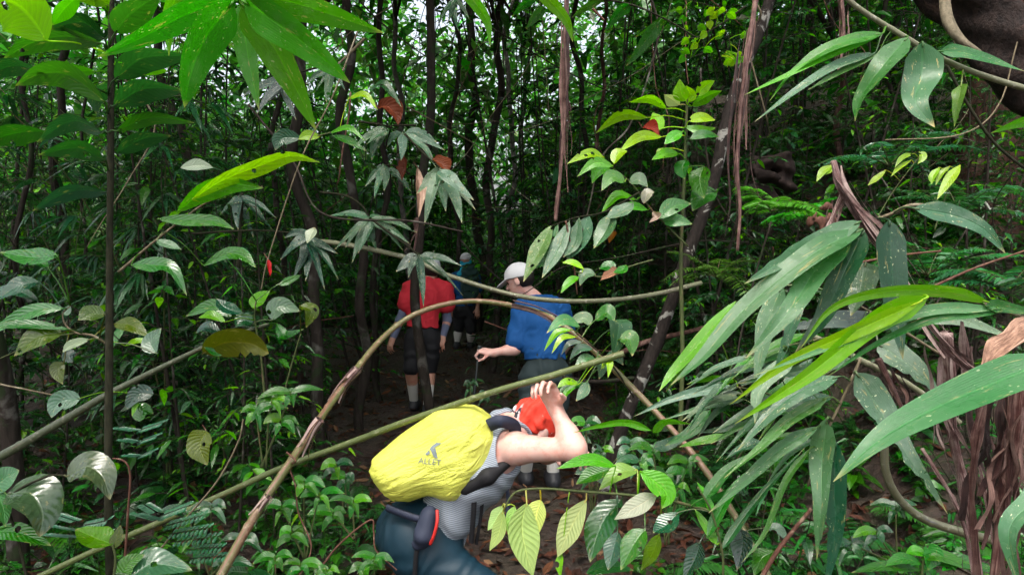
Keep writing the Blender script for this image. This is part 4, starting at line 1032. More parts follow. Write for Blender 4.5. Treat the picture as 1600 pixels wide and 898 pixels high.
# --- hanging reddish bark strips
def bark_strip(label, px, d, w, mat, nst=7, name='hanging_bark_strip', spread=0.5, seed=0, group=None, cat='bark strip', curl=0.35, taper=0.35):
    r0 = np.random.default_rng(seed); root = plant(name, label, cat, (*px[0], np.atleast_1d(d)[0]), group)
    ds = np.linspace(*d, len(px)) if not np.isscalar(d) else np.full(len(px), d)
    pts = np.array([P(x, y, q) for (x, y), q in zip(px, ds)]); base = spline(pts, 40); t, N, B = frames(base)
    S = Soup(); wm = w * np.mean(ds) / F_PX
    for i in range(int(nst * 1.5)):
        a0 = r0.uniform(0, 0.35) if i else 0; a1 = r0.uniform(0.45, 1.0) if i else 1
        k = np.arange(int(a0 * 39), max(int(a1 * 39), int(a0 * 39) + 8)); k = k[k < 40]
        off = r0.normal(0, 0.28 * wm, 2); dr = r0.normal(0, spread * wm, 2); tt = np.linspace(0, 1, len(k))[:, None]
        c = base[k] + N[k] * (off[0] + dr[0] * tt ** 2) + B[k] * (off[1] + dr[1] * tt ** 2)
        for f_ in (1, 2, 3): c = c + (N[k] * r0.normal(0, .07) + B[k] * r0.normal(0, .07)) * wm * np.sin(tt * (4.5 * f_) + r0.uniform(0, 6.28)) / f_ ** .5
        ang = r0.uniform(0, 6.28) + np.linspace(0, r0.normal(0, 0.9), len(k))
        s = N[k] * np.cos(ang)[:, None] + B[k] * np.sin(ang)[:, None]
        nn = np.cross(t[k], s); hw = wm * r0.uniform(0.05, 0.2) * (1 - (1 - taper) * tt[:, 0] ** 2) * (0.72 + 0.18 * np.sin(tt[:, 0] * r0.uniform(5, 11) + i) + 0.12 * np.sin(tt[:, 0] * r0.uniform(17, 29) + 2 * i)) * (0.35 + 0.65 * sstep(0, 0.15, tt[:, 0]))
        V = []; U = []
        for q in np.linspace(-1, 1, 5):
            V.append(c + s * (hw * q)[:, None] + nn * (curl * hw * (q * q) + 0.15 * hw * np.sin(3 * q + tt[:, 0] * 9))[:, None]); U.append(np.stack([np.full(len(k), q * 0.5 + i), tt[:, 0] * len(k) * 0.02], 1))
        V = np.stack(V, 1); U = np.stack(U, 1); n = len(k); ii = np.arange(n - 1)[:, None]; jj = np.arange(4)[None]
        S.add(V.reshape(-1, 3), np.stack([ii * 5 + jj, ii * 5 + jj + 1, (ii + 1) * 5 + jj + 1, (ii + 1) * 5 + jj], -1).reshape(-1, 4), U.reshape(-1, 2))
    S.build('shreds', M[mat], root)
    S = Soup(); tube(S, base[::3], [wm * 0.22, wm * 0.12], segs=7, rough=0.2, seed=seed); S.build('core', M[mat], root)
    return root
bark_strip('long hanging red bark strip ending in a frayed point above the silvery leaves', [(886, -30), (883, 80), (882, 180), (876, 270), (868, 345)], 3.2, 20, 'strip', 8, seed=1)
bark_strip('hanging red bark strip lying along the leaning spotted trunk', [(1186, -30), (1172, 60), (1158, 160), (1152, 260), (1156, 330), (1152, 392)], 3.0, 19, 'strip', 9, seed=2)
bark_strip('thick dead reddish sheath bundle behind the near broad blade', [(1478, 520), (1484, 600), (1488, 680), (1512, 780), (1530, 900)], (1.45, 1.6), 46, 'strip_pale', 11, 'dead_sheath_bundle', 0.3, 3, cat='dead sheath', taper=0.3)
bark_strip('widest dead reddish sheath bundle at the right edge', [(1590, 600), (1580, 700), (1566, 800), (1550, 930)], (1.3, 1.4), 58, 'strip', 13, 'dead_sheath_bundle', 0.25, 4, cat='dead sheath', taper=0.8)
bark_strip('pinkish dead stalk slanting across the bluish hanging blade', [(1302, 252), (1316, 290), (1350, 345), (1400, 420), (1446, 500), (1500, 560), (1545, 590)], (1.5, 1.4), 22, 'strip_pale', 9, 'dead_stalk', 0.4, 5, cat='dead stalk', taper=0.9)
bark_strip('short pink sheath strip hanging from the top of the dead stalk', [(1318, 300), (1302, 336), (1284, 384)], 1.5, 20, 'strip_pale', 5, 'dead_sheath', 0.3, 6, cat='dead sheath')
bark_strip('thin shredded stalk dropping between the two sheath bundles', [(1440, 700), (1490, 780), (1512, 840), (1520, 900)], 1.5, 14, 'strip_pale', 5, 'dead_stalk', 0.3, 7, cat='dead stalk', taper=0.8)
bark_strip('red-brown dead sheath behind the white-spotted blade', [(1372, 560), (1396, 610), (1412, 640), (1440, 660)], 1.6, 24, 'strip', 6, 'dead_sheath', 0.3, 8, cat='dead sheath')
bark_strip('dark red bark strip hanging on the small mid trunk', [(652, 340), (650, 372), (646, 396)], 5.6, 12, 'strip', 4, seed=9)
bark_strip('thin red bark strip dangling at the top of the bank', [(1314, -20), (1318, 60), (1308, 120)], 4.2, 15, 'strip', 5, seed=10)

# --- silvery leaves below the strip
r = plant('silvery_leaf_branch', 'drooping silvery pointed leaves below the long hanging red strip', 'branch', (944, 331, 3.0))
add_stem(r, [(1000, 300), (944, 331), (900, 340), (861, 353)], 3.0, 3, 2, 'stem_dark')
for px, w, t in [([(862, 352), (842, 392), (818, 440)], 26, (0.09, 0.15, 0.06)), ([(890, 346), (870, 392), (847, 434)], 24, SIL2), ([(920, 337), (906, 372), (886, 408)], 34, SIL2), ([(957, 332), (946, 360), (928, 388)], 28, SIL2), ([(872, 350), (856, 400), (836, 420)], 18, GRN), ([(905, 340), (898, 380), (880, 402)], 20, GRY), ([(990, 318), (970, 330), (946, 342)], 22, SIL2)]:
    add_leaf(r, px, w, 3.0, t, 'bamboo_old', 'broad')
add_stem(r, [(884, 345), (895, 400), (902, 460)], 2.98, 3, 2, 'twig_red', 'dry_stalk')

# --- bright young sapling
r = plant('young_sapling', 'upright young sapling with lime green leaves right of the hanging strip', 'sapling', (1066, 560, 3.2))
add_stem(r, [(1062, 700), (1066, 560), (1064, 400), (1070, 260), (1074, 140)], 3.2, 8, 4, 'stem')
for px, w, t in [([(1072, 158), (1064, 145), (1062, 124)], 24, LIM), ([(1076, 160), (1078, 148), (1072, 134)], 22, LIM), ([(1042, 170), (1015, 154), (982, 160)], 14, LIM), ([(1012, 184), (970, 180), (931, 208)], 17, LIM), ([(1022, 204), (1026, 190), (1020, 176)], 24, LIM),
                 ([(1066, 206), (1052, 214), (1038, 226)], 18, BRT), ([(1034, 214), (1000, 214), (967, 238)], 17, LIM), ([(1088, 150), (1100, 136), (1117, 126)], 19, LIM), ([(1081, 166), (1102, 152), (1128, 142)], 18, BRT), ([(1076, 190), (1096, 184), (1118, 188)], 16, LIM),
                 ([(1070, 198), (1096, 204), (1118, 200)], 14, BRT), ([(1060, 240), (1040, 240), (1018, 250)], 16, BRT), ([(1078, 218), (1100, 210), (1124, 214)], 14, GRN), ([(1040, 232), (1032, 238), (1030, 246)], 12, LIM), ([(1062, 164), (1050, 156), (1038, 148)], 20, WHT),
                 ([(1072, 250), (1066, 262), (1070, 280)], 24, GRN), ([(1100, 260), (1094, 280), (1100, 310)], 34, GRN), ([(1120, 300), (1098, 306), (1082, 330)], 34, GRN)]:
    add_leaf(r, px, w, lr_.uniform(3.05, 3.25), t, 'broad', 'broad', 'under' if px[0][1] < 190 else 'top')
r = plant('leafy_twig', 'slanting twig of lime leaves with curved tips below the young sapling', 'twig', (1059, 372, 3.1))
add_stem(r, [(1075, 385), (1020, 330), (985, 285), (943, 252)], 3.1, 3, 2, 'stem')
for px, w, t in [([(944, 246), (920, 240), (886, 256)], 15, LIM), ([(958, 260), (930, 254), (902, 276)], 16, (0.14, 0.3, 0.08)), ([(956, 268), (936, 266), (925, 287)], 20, BRT), ([(977, 284), (956, 276), (940, 298)], 22, (0.09, 0.2, 0.07)), ([(994, 312), (965, 306), (939, 334)], 15, BRT),
                 ([(1012, 328), (985, 322), (956, 338)], 14, BRT), ([(984, 286), (998, 280), (1012, 292)], 20, SLV), ([(1006, 318), (1012, 302), (1022, 300)], 17, WHT), ([(1030, 342), (1052, 322), (1080, 318)], 26, (0.05, 0.13, 0.05)), ([(1034, 346), (1054, 344), (1082, 350)], 22, (0.05, 0.13, 0.05)), ([(960, 256), (966, 240), (980, 236)], 18, LIM)]:
    add_leaf(r, px, w, lr_.uniform(3.0, 3.15), t, 'broad')
r = plant('leafy_twig', 'low twig with yellow tipped leaves over the blue-shirted hiker shoulder', 'twig', (1015, 408, 2.9))
add_stem(r, [(1020, 406), (985, 416), (940, 432), (900, 424)], 2.9, 3, 2, 'stem')
for px, w, t in [([(912, 420), (895, 410), (878, 410)], 10, LIM), ([(930, 428), (915, 428), (906, 446)], 18, SLV), ([(905, 432), (890, 440), (876, 458)], 13, BRT), ([(960, 424), (950, 416), (936, 420)], 18, GRN), ([(978, 414), (972, 422), (958, 426)], 14, GRN)]:
    add_leaf(r, px, w, 2.9, t, 'broad')
r = plant('leafy_branch', 'small round lime leaves on a branch left of the second hanging strip', 'branch', (1120, 40, 3.6))
add_stem(r, [(1165, 10), (1120, 42), (1080, 60), (1064, 30)], 3.6, 3, 2, 'stem_dark')
add_stem(r, [(1140, 30), (1110, 10), (1080, 2)], 3.6, 2, 1, 'stem_dark'); add_stem(r, [(1130, 40), (1140, 70), (1120, 96)], 3.6, 2, 1, 'stem_dark'); add_stem(r, [(1095, 55), (1100, 80), (1075, 92)], 3.6, 2, 1, 'stem_dark')
for k in range(30):
    x, y = 1062 + 105 * lr_.random(), 8 + 88 * lr_.random(); a = lr_.uniform(0, 6.28)
    add_leaf(r, [(x, y), (x + 7 * math.cos(a), y + 5 * math.sin(a) + 2), (x + 14 * math.cos(a), y + 9 * math.sin(a) + 6)], 12, 3.6 + lr_.normal(0, .12), LIM if lr_.random() < .5 else BRT, 'broad', 'ovate', 'under', n=8)

# --- moss covered pole end with small leaves in the centre right
r = plant('pole_shrub', 'glossy little shrub with speckled leaves growing over the arched pole', 'shrub', (935, 545, 2.5))
add_stem(r, [(990, 620), (960, 575), (930, 545), (900, 520)], 2.45, 3, 2, 'stem_dark')
for px, w, t in [([(906, 510), (880, 500), (854, 520)], 18, (0.06, 0.16, 0.06)), ([(892, 515), (870, 520), (850, 548)], 11, BRT), ([(900, 526), (878, 528), (862, 552)], 10, LIM), ([(910, 534), (890, 536), (877, 554)], 9, SLV), ([(926, 545), (906, 544), (890, 562)], 14, SIL2), ([(930, 560), (912, 560), (896, 580)], 14, (0.07, 0.14, 0.07)),
                 ([(934, 558), (940, 572), (936, 592)], 18, SIL2), ([(945, 560), (962, 556), (974, 570)], 18, GRY), ([(958, 512), (968, 506), (958, 560)], 38, (0.028, 0.07, 0.035)), ([(968, 530), (984, 530), (988, 556)], 28, GRN), ([(905, 600), (885, 596), (870, 606)], 12, LIM), ([(914, 598), (890, 604), (868, 620)], 15, GRN),
                 ([(918, 596), (912, 612), (900, 626)], 18, SIL2), ([(900, 602), (886, 612), (884, 622)], 10, BRT), ([(940, 575), (952, 566), (950, 590)], 12, LIM), ([(930, 500), (948, 488), (960, 502)], 24, GRN), ([(922, 508), (912, 496), (884, 506)], 20, (0.09, 0.16, 0.09))]:
    add_leaf(r, px, w, lr_.uniform(2.35, 2.5), t, 'bamboo_dmg' if w > 16 else 'glossy', 'broad')

# --- top right bamboo branch
r = plant('bamboo_branch', 'slender cream bamboo stem with hanging leaves crossing the top right corner', 'bamboo', (1480, 95, 1.6))
add_stem(r, [(1300, -30), (1335, 8), (1400, 50), (1480, 96), (1560, 126), (1680, 160)], 1.6, 7, 10, 'pole_grey', nodes=0.16)
for px, w, t, m_, md in [([(1380, 52), (1300, 76), (1240, 110), (1200, 162)], 24, (0.055, 0.17, 0.035), 'bamboo', 'top'), ([(1378, 54), (1290, 90), (1225, 122), (1163, 150)], 14, BRT, 'bamboo', 'top'), ([(1368, 82), (1300, 110), (1240, 150), (1180, 192)], 17, SIL2, 'bamboo_old', 'top'),
                         ([(1372, 84), (1310, 116), (1262, 140)], 12, GRN, 'bamboo', 'top'), ([(1419, 58), (1372, 108), (1350, 140), (1333, 186)], 42, (0.045, 0.13, 0.045), 'bamboo', 'top'), ([(1442, 66), (1444, 110), (1452, 160), (1460, 204)], 58, (0.035, 0.10, 0.04), 'bamboo_dmg', 'top'),
                         ([(1468, 80), (1510, 84), (1560, 100), (1604, 110)], 24, (0.045, 0.13, 0.045), 'bamboo', 'top'), ([(1502, 132), (1496, 160), (1490, 196)], 22, (0.12, 0.2, 0.06), 'bamboo', 'top'), ([(1640, 190), (1600, 190), (1548, 208)], 22, BRT, 'bamboo', 'under')]:
    add_leaf(r, px, w, 1.58, t, m_, 'bamboo', md, n=20)
add_stem(r, [(1478, 100), (1510, 160), (1560, 230), (1640, 290)], 1.7, 5, 4, 'stem_dark', 'side_stem')

# --- overhanging log and pale root top right
r = tag(empty('overhanging_log', P(1560, 60, 3.2)), 'wet dark overhanging log with a pale curved root at the top right', 'log')
S = Soup(); tube(S, [P(1440, -60, 3.3), P(1530, 20, 3.2), P(1600, 90, 3.1), P(1700, 170, 3.0)], [0.10, 0.13, 0.15, 0.16], segs=32, n=110, rough=0.30, seed=5); S.build('log', M['log'], r)
S = Soup(); tube(S, [P(1474, -20, 3.05), P(1480, 30, 2.98), P(1500, 62, 2.93), P(1532, 82, 2.9)], [0.018, 0.024, 0.018, 0.008], segs=9, n=30, rough=0.15, seed=6); S.build('root', M['root'], r)

# --- right foreground bamboo
r = plant('bamboo_branch', 'foreground bamboo fan of long waxy blades falling left from the dead stalk', 'bamboo', (1346, 352, 1.45))
add_stem(r, [(1500, 330), (1430, 320), (1390, 335), (1346, 352), (1325, 372)], 1.5, 6, 4, 'twig')
for px, w, t, m_, dd in [([(1345, 346), (1280, 372), (1210, 410), (1158, 444)], 34, (0.04, 0.10, 0.05), 'bamboo', -.2), ([(1348, 358), (1270, 402), (1170, 478), (1100, 550), (1050, 602)], 40, (0.055, 0.125, 0.06), 'bamboo', -.25),
                         ([(1329, 372), (1280, 420), (1220, 490), (1163, 556)], 44, (0.05, 0.12, 0.055), 'bamboo', -.3), ([(1350, 360), (1322, 420), (1286, 490), (1246, 552)], 44, (0.018, 0.055, 0.028), 'bamboo', -.1),
                         ([(1389, 344), (1394, 410), (1396, 490), (1405, 560)], 46, BLU, 'bamboo', -.05), ([(1428, 325), (1490, 338), (1536, 356), (1574, 394)], 32, (0.035, 0.095, 0.05), 'bamboo_old', -.2),
                         ([(1150, 470), (1090, 540), (1055, 580), (1030, 612)], 24, BRT, 'bamboo', -.1)]:
    add_leaf(r, px, w, 1.42, t, m_, 'bamboo', 'top', dz=dd, n=24, roll=28)
r = plant('bamboo_branch', 'nearest bamboo shoot with lime and grey-green blades reaching left', 'bamboo', (1545, 474, 1.05))
add_stem(r, [(1700, 530), (1610, 500), (1542, 476), (1470, 462), (1440, 462)], 1.05, 7, 4, 'twig')
for px, w, t, m_, md, dd in [([(1545, 472), (1478, 455), (1380, 456), (1300, 482), (1250, 545)], 22, BRT, 'bamboo', 'under', .1), ([(1450, 464), (1372, 500), (1270, 580), (1148, 662)], 40, (0.13, 0.33, 0.02), 'bamboo', 'under', .15), ([(1440, 470), (1330, 520), (1230, 566), (1140, 632)], 26, (0.17, 0.36, 0.02), 'bamboo', 'under', .2),
                             ([(1560, 482), (1450, 484), (1330, 528), (1176, 590)], 20, (0.05, 0.14, 0.05), 'bamboo', 'top', .1), ([(1566, 486), (1460, 502), (1370, 540), (1290, 592)], 20, (0.04, 0.11, 0.045), 'bamboo', 'top', .1), ([(1540, 478), (1580, 480), (1640, 496)], 22, GRN, 'bamboo', 'top', .1)]:
    add_leaf(r, px, w, 1.03, t, m_, 'bamboo', md, dz=dd, n=26, roll=25)
r = plant('bamboo_branch', 'very near broad bamboo blades entering from the right edge', 'bamboo', (1640, 560, 0.8))
add_stem(r, [(1720, 500), (1680, 560), (1660, 700), (1650, 900)], 0.82, 8, 8, 'stem')
add_leaf(r, [(1660, 556), (1560, 594), (1450, 642), (1370, 690), (1302, 752)], 66, [0.80, 0.8, 0.79, 0.78, 0.77], (0.032, 0.105, 0.034), 'bamboo', 'bamboo', 'top', n=26, roll=22)
add_leaf(r, [(1650, 690), (1608, 760), (1586, 830), (1590, 930)], 46, [0.82, 0.8, 0.79, 0.78], (0.07, 0.16, 0.07), 'bamboo_old', 'bamboo', 'top', n=22, roll=20)
r = plant('bamboo_branch', 'drooping bamboo twig with white-spotted weathered blades beneath the lime shoot', 'bamboo', (1330, 590, 1.25))
add_stem(r, [(1345, 560), (1318, 620), (1285, 690), (1262, 760)], 1.25, 5, 3, 'twig')
for px, w, t, m_, dd, tn in [([(1338, 582), (1370, 630), (1420, 700), (1475, 802)], 54, SIL2, 'bamboo_old', -.1, 0.55), ([(1293, 652), (1286, 720), (1280, 790), (1276, 874)], 42, (0.06, 0.125, 0.065), 'bamboo_old', -.1, 0), ([(1306, 690), (1308, 760), (1296, 830), (1290, 920)], 40, BLU, 'bamboo', -.05, 0),
                             ([(1294, 620), (1235, 654), (1180, 700), (1128, 746)], 24, (0.05, 0.13, 0.045), 'bamboo_old', -.2, 0), ([(1278, 666), (1220, 704), (1165, 756), (1110, 802)], 24, (0.04, 0.11, 0.035), 'bamboo_old', -.2, 0), ([(1310, 588), (1250, 616), (1200, 650), (1150, 704)], 30, GRY, 'bamboo_old', -.2, 0),
                             ([(1266, 700), (1230, 750), (1195, 830), (1160, 880)], 12, GRN, 'bamboo', -.1, 0)]:
    add_leaf(r, px, w, 1.22, t, m_, 'bamboo', 'top', dz=dd, torn=tn, n=26, roll=24)
r = plant('bamboo_branch', 'layer of silver spotted old blades lying behind the lime shoot', 'bamboo', (1400, 520, 1.7))
add_stem(r, [(1480, 560), (1400, 510), (1330, 470)], 1.75, 5, 3, 'twig')
for px, w, t in [([(1440, 494), (1500, 506), (1584, 528)], 28, SLV), ([(1400, 506), (1310, 498), (1222, 514)], 34, (0.05, 0.075, 0.06)), ([(1352, 410), (1342, 450), (1330, 490)], 58, SIL2), ([(1372, 536), (1420, 572), (1474, 618)], 50, SIL2), ([(1222, 446), (1204, 510), (1176, 602)], 32, SIL2), ([(1250, 460), (1240, 510), (1210, 590)], 26, GRY),
                 ([(1240, 560), (1190, 600), (1180, 660)], 30, SLV), ([(1330, 560), (1270, 570), (1150, 600)], 22, GRY), ([(1190, 690), (1160, 700), (1130, 716)], 22, GRY)]:
    add_leaf(r, px, w, lr_.uniform(1.62, 1.78), t, 'bamboo_old', 'bamboo', 'top', n=20)
r = plant('bamboo_branch', 'grey-white ribbon blades pointing left above the arched pole end', 'bamboo', (1160, 606, 2.0))
add_stem(r, [(1240, 640), (1200, 615), (1150, 604)], 2.0, 4, 3, 'stem')
for px, w, t, md in [([(1148, 603), (1090, 614), (1040, 630), (990, 648)], 16, SLV, 'top'), ([(1160, 614), (1110, 626), (1066, 658)], 18, SLV, 'top'), ([(1120, 520), (1080, 560), (1040, 612)], 20, (0.05, 0.14, 0.03), 'under'), ([(1150, 595), (1115, 590), (1072, 600)], 12, BRT, 'under'),
                     ([(1018, 672), (980, 660), (940, 664), (895, 676)], 13, BRT, 'under'), ([(1020, 676), (1040, 658), (1080, 662)], 14, BRT, 'under'), ([(1110, 640), (1080, 670), (1040, 698)], 22, GRN, 'top'), ([(1022, 700), (1050, 690), (1100, 660)], 20, (0.02, 0.06, 0.03), 'top')]:
    add_leaf(r, px, w, lr_.uniform(1.95, 2.05), t, 'bamboo_old' if t == SLV else 'bamboo', 'bamboo', md, n=18)
r = plant('bamboo_branch', 'crowded narrow blades drooping left between the ribbon blades and the white-spotted twig', 'bamboo', (1250, 600, 1.95))
add_stem(r, [(1330, 560), (1250, 610), (1190, 660), (1150, 720)], 1.95, 4, 2, 'stem'); add_stem(r, [(1330, 520), (1230, 540), (1150, 560)], 2.05, 4, 2, 'stem')
for k in range(26):
    x, y = lr_.uniform(1130, 1310), lr_.uniform(520, 700); L_ = lr_.uniform(70, 150); a = lr_.uniform(2.2, 3.0)
    add_leaf(r, [(x, y), (x + 0.5 * L_ * math.cos(a), y + 0.38 * L_ * math.sin(a)), (x + L_ * math.cos(a), y + L_ * math.sin(a))], lr_.uniform(10, 19), lr_.uniform(1.85, 2.15), [GRN, GRY, SIL2, DRK, (0.05, 0.15, 0.03)][k % 5], 'bamboo_old' if k % 2 else 'bamboo', 'bamboo', 'top', n=14)
r = plant('bamboo_branch', 'slim bamboo blades leaning up right at the arched pole end', 'bamboo', (1130, 830, 1.7))
add_stem(r, [(1130, 900), (1128, 860), (1112, 800), (1090, 760)], 1.7, 4, 3, 'stem')
for px, w, t in [([(1104, 840), (1150, 760), (1240, 690)], 20, GRN), ([(1100, 780), (1140, 740), (1190, 700)], 22, GRN), ([(1120, 850), (1096, 820), (1084, 795)], 16, BRT), ([(1112, 800), (1104, 770), (1090, 752)], 14, BRT), ([(1080, 790), (1130, 780), (1200, 720)], 18, GRN), ([(1126, 860), (1180, 780), (1260, 700)], 16, (0.02, 0.07, 0.03))]:
    add_leaf(r, px, w, 1.7, t, 'bamboo', 'bamboo')

# --- pale hanging leaves at the bottom centre
r = plant('pale_leaf_plant', 'branch with pale limp leaves hanging in front of the dark striped leaves', 'plant', (1032, 778, 1.9))
add_stem(r, [(1120, 800), (1040, 780), (985, 773), (920, 768), (850, 763), (812, 766), (798, 776), (790, 790)], [1.85] * 8, 5, 3, 'stem')
for px, w, t, m_ in [([(823, 785), (816, 820), (822, 860), (833, 900)], 50, PAL, 'pale'), ([(845, 780), (838, 805), (834, 846)], 32, (0.45, 0.5, 0.2), 'pale'), ([(916, 780), (896, 815), (884, 840), (871, 870)], 38, PAL, 'pale'), ([(972, 780), (948, 805), (932, 840), (922, 878)], 46, (0.022, 0.075, 0.03), 'glossy'),
                     ([(1026, 772), (996, 790), (960, 811)], 30, WHT, 'pale'), ([(1000, 736), (1024, 752), (1042, 772), (1034, 794)], 36, BRT, 'broad'), ([(996, 734), (968, 738), (936, 765)], 26, (0.2, 0.34, 0.1), 'broad'), ([(962, 728), (920, 718), (869, 732)], 20, BRT, 'broad'), ([(955, 732), (925, 742), (900, 756)], 24, GRN, 'broad'),
                     ([(1008, 826), (990, 850), (970, 890)], 36, GRN, 'glossy'), ([(1030, 834), (1020, 862), (1002, 890)], 24, (0.09, 0.16, 0.02), 'broad'), ([(878, 866), (874, 880), (876, 902)], 13, BRT, 'broad'), ([(785, 790), (776, 808), (762, 828)], 22, PAL, 'pale'), ([(786, 798), (780, 830), (765, 860)], 22, PAL, 'pale'),
                     ([(916, 895), (950, 884), (990, 890)], 22, GRN, 'broad'), ([(965, 830), (958, 860), (950, 890)], 30, BLU, 'glossy'), ([(804, 790), (800, 815), (804, 860)], 20, PAL, 'pale')]:
    add_leaf(r, px, w, lr_.uniform(1.8, 1.95), t, m_, 'broad', 'top', n=18, dz=-0.12 if m_ == 'pale' else None)
r = plant('dark_leaf_plant', 'almost black glossy leaves hanging under the slim bamboo blades', 'plant', (1130, 800, 1.8))
add_stem(r, [(1170, 900), (1140, 840), (1110, 800)], 1.85, 4, 2, 'stem_dark')
for px, w, t in [([(1094, 846), (1086, 872), (1068, 904)], 30, (0.01, 0.035, 0.018)), ([(1158, 826), (1160, 850), (1152, 890)], 34, (0.01, 0.035, 0.02)), ([(1196, 824), (1216, 826), (1232, 846)], 16, (0.08, 0.12, 0.08)), ([(1060, 800), (1040, 820), (1020, 832)], 30, BLU), ([(1210, 860), (1190, 872), (1178, 900)], 26, GRN)]:
    add_leaf(r, px, w, 1.8, t, 'glossy')
r = plant('glossy_sapling', 'low green sapling at the bottom edge below the curved dark cane', 'sapling', (1440, 900, 1.7))
add_stem(r, [(1440, 940), (1442, 880), (1450, 850)], 1.7, 4, 3, 'stem')
for px, w, t in [([(1446, 850), (1456, 866), (1450, 890)], 30, (0.045, 0.15, 0.03)), ([(1440, 872), (1470, 868), (1550, 900)], 20, GRN), ([(1440, 880), (1410, 872), (1380, 884)], 18, (0.05, 0.15, 0.03)), ([(1440, 890), (1380, 884), (1330, 894)], 16, GRN), ([(1450, 880), (1500, 876), (1570, 896)], 22, GRN), ([(1448, 866), (1430, 860), (1415, 864)], 16, BRT)]:
    add_leaf(r, px, w, 1.7, t, 'broad')

# --- bottom left
r = plant('broad_leaf_plant', 'large dark leaf with white sheen at the bottom left corner', 'plant', (20, 900, 1.7))
add_stem(r, [(60, 980), (30, 850), (15, 780), (70, 745), (100, 742)], 1.7, 5, 3, 'stem_dark')
for px, w, t, m_ in [([(12, 770), (46, 770), (66, 800), (62, 838)], 66, (0.035, 0.065, 0.035), 'glossy'), ([(104, 744), (134, 728), (160, 744), (172, 780)], 46, (0.05, 0.075, 0.04), 'glossy'), ([(-20, 770), (10, 745), (30, 734)], 34, (0.06, 0.15, 0.07), 'broad'), ([(-10, 760), (4, 790), (8, 822)], 22, (0.07, 0.15, 0.06), 'broad'), ([(-10, 830), (30, 832), (80, 852)], 28, GRN, 'broad')]:
    add_leaf(r, px, w, 1.7, t, m_, 'ovate', n=20)
r = plant('broad_leaf_plant', 'bright wrinkled leaf beside the dark stem foot', 'plant', (160, 860, 1.8))
add_stem(r, [(170, 960), (180, 880), (176, 850)], 1.8, 5, 3, 'stem')
for px, w, t, m_ in [([(176, 850), (146, 838), (118, 826)], 36, (0.07, 0.18, 0.03), 'broad'), ([(176, 856), (184, 838), (188, 820)], 18, OLV, 'broad'), ([(205, 900), (240, 880), (300, 890)], 44, (0.04, 0.09, 0.05), 'glossy'), ([(190, 905), (200, 880), (226, 866)], 26, GRN, 'glossy')]:
    add_leaf(r, px, w, 1.8, t, m_, 'ovate', n=18)
r = plant('broad_leaf_plant', 'two-leaved plant hanging its pale leaf over the far left pole', 'plant', (75, 650, 2.5))
add_stem(r, [(0, 600), (60, 612), (118, 624)], 2.5, 3, 2, 'twig')
for px, w, t, m_ in [([(126, 622), (92, 628), (80, 652)], 30, (0.06, 0.12, 0.07), 'glossy'), ([(240, 615), (214, 616), (196, 640)], 26, BLU, 'glossy'), ([(218, 658), (222, 640), (240, 646)], 22, GRN, 'glossy'), ([(208, 614), (212, 630), (206, 650)], 10, BRT, 'broad')]:
    add_leaf(r, px, w, 2.5, t, m_, 'ovate')
def feather(label, at, fr, d, tint=(0.022, 0.085, 0.045)):
    root = plant('feathery_plant', label, 'fern', (*at, d)); st, fo = Soup(), Soup()
    for (x0, y0), (x1, y1), w in fr:
        a, b = P(x0, y0, d), P(x1, y1, d - 0.12); n = 9; t = np.linspace(0.12, 1, n)[:, None]
        c = a * (1 - t) + b * t; tn = nrm(b - a)[None]; sd_ = nrm(np.cross(tn, ZV + 0.6 * np.array([[0, -1, 0]])))
        tube(st, [a, b], [0.002, 0.001], segs=4, n=4)
        for s in (1, -1):
            many_leaves(fo, c, np.repeat(sd_ * s + 0.25 * tn, n, 0), w * d / F_PX, 0.5, vary(tint, n, .12), droop=np.full(n, 0.1), kind='obov', fold=0.08, up=np.tile([0, -0.6, 1.0], (n, 1)))
    st.build('stalks', M['stem_dark'], root); fo.build('foliage', M['mass'], root); return root
feather('feathery low fronds on a thin stalk right of the dark sapling stem', (220, 680), [((216, 672), (254, 660), 10), ((216, 672), (186, 668), 10), ((218, 690), (246, 680), 9), ((218, 690), (192, 686), 9), ((220, 712), (240, 704), 9), ((220, 712), (198, 710), 8)], 2.2)
feather('bluish feathery fronds between the dark stem and the long straight pole', (240, 800), [((250, 812), (215, 802), 12), ((250, 806), (292, 790), 12), ((255, 822), (318, 804), 11), ((262, 834), (325, 824), 11), ((268, 846), (338, 838), 11), ((290, 858), (346, 854), 10), ((296, 872), (352, 868), 10), ((246, 800), (226, 788), 11)], 2.1)
feather('feathery fronds left of the dark sapling stem', (110, 820), [((120, 828), (70, 818), 11), ((124, 822), (168, 812), 11), ((118, 838), (74, 834), 11), ((126, 838), (170, 832), 10), ((122, 814), (90, 804), 10)], 2.0)

def shrub_px(label, tops, d, name='low_shrub', leafw=18, ln=30, tint=GRN, mat='broad', foot=(0, 60), nl=6):
    x0, y0 = tops[0]; root = plant(name, label, 'shrub', (x0 + foot[0], y0 + foot[1], d))
    for x, y in tops:
        add_stem(root, [(x0 + foot[0] + lr_.uniform(-6, 6), y0 + foot[1]), (x * 0.6 + (x0 + foot[0]) * 0.4, y * 0.6 + (y0 + foot[1]) * 0.4), (x, y)], d, 3, 2, 'stem')
        for k in range(nl):
            a = k * 6.28 / nl + lr_.uniform(-.4, .4); l = ln * lr_.uniform(.5, 1.3) * (1 if k < 4 else 0.6); yy = y + (k % 3) * 5
            add_leaf(root, [(x, yy), (x + 0.5 * l * math.cos(a), yy + 0.2 * l * math.sin(a) - 3), (x + l * math.cos(a), yy + 0.5 * l * math.sin(a) + 5)], 0.8 * leafw * (0.55 + 0.45 * abs(math.cos(a))) * lr_.uniform(.7, 1.2), d + 0.1 * math.sin(-a), tint if lr_.random() < .82 else (0.06, 0.17, 0.03), mat, 'ovate', n=10)
    return root
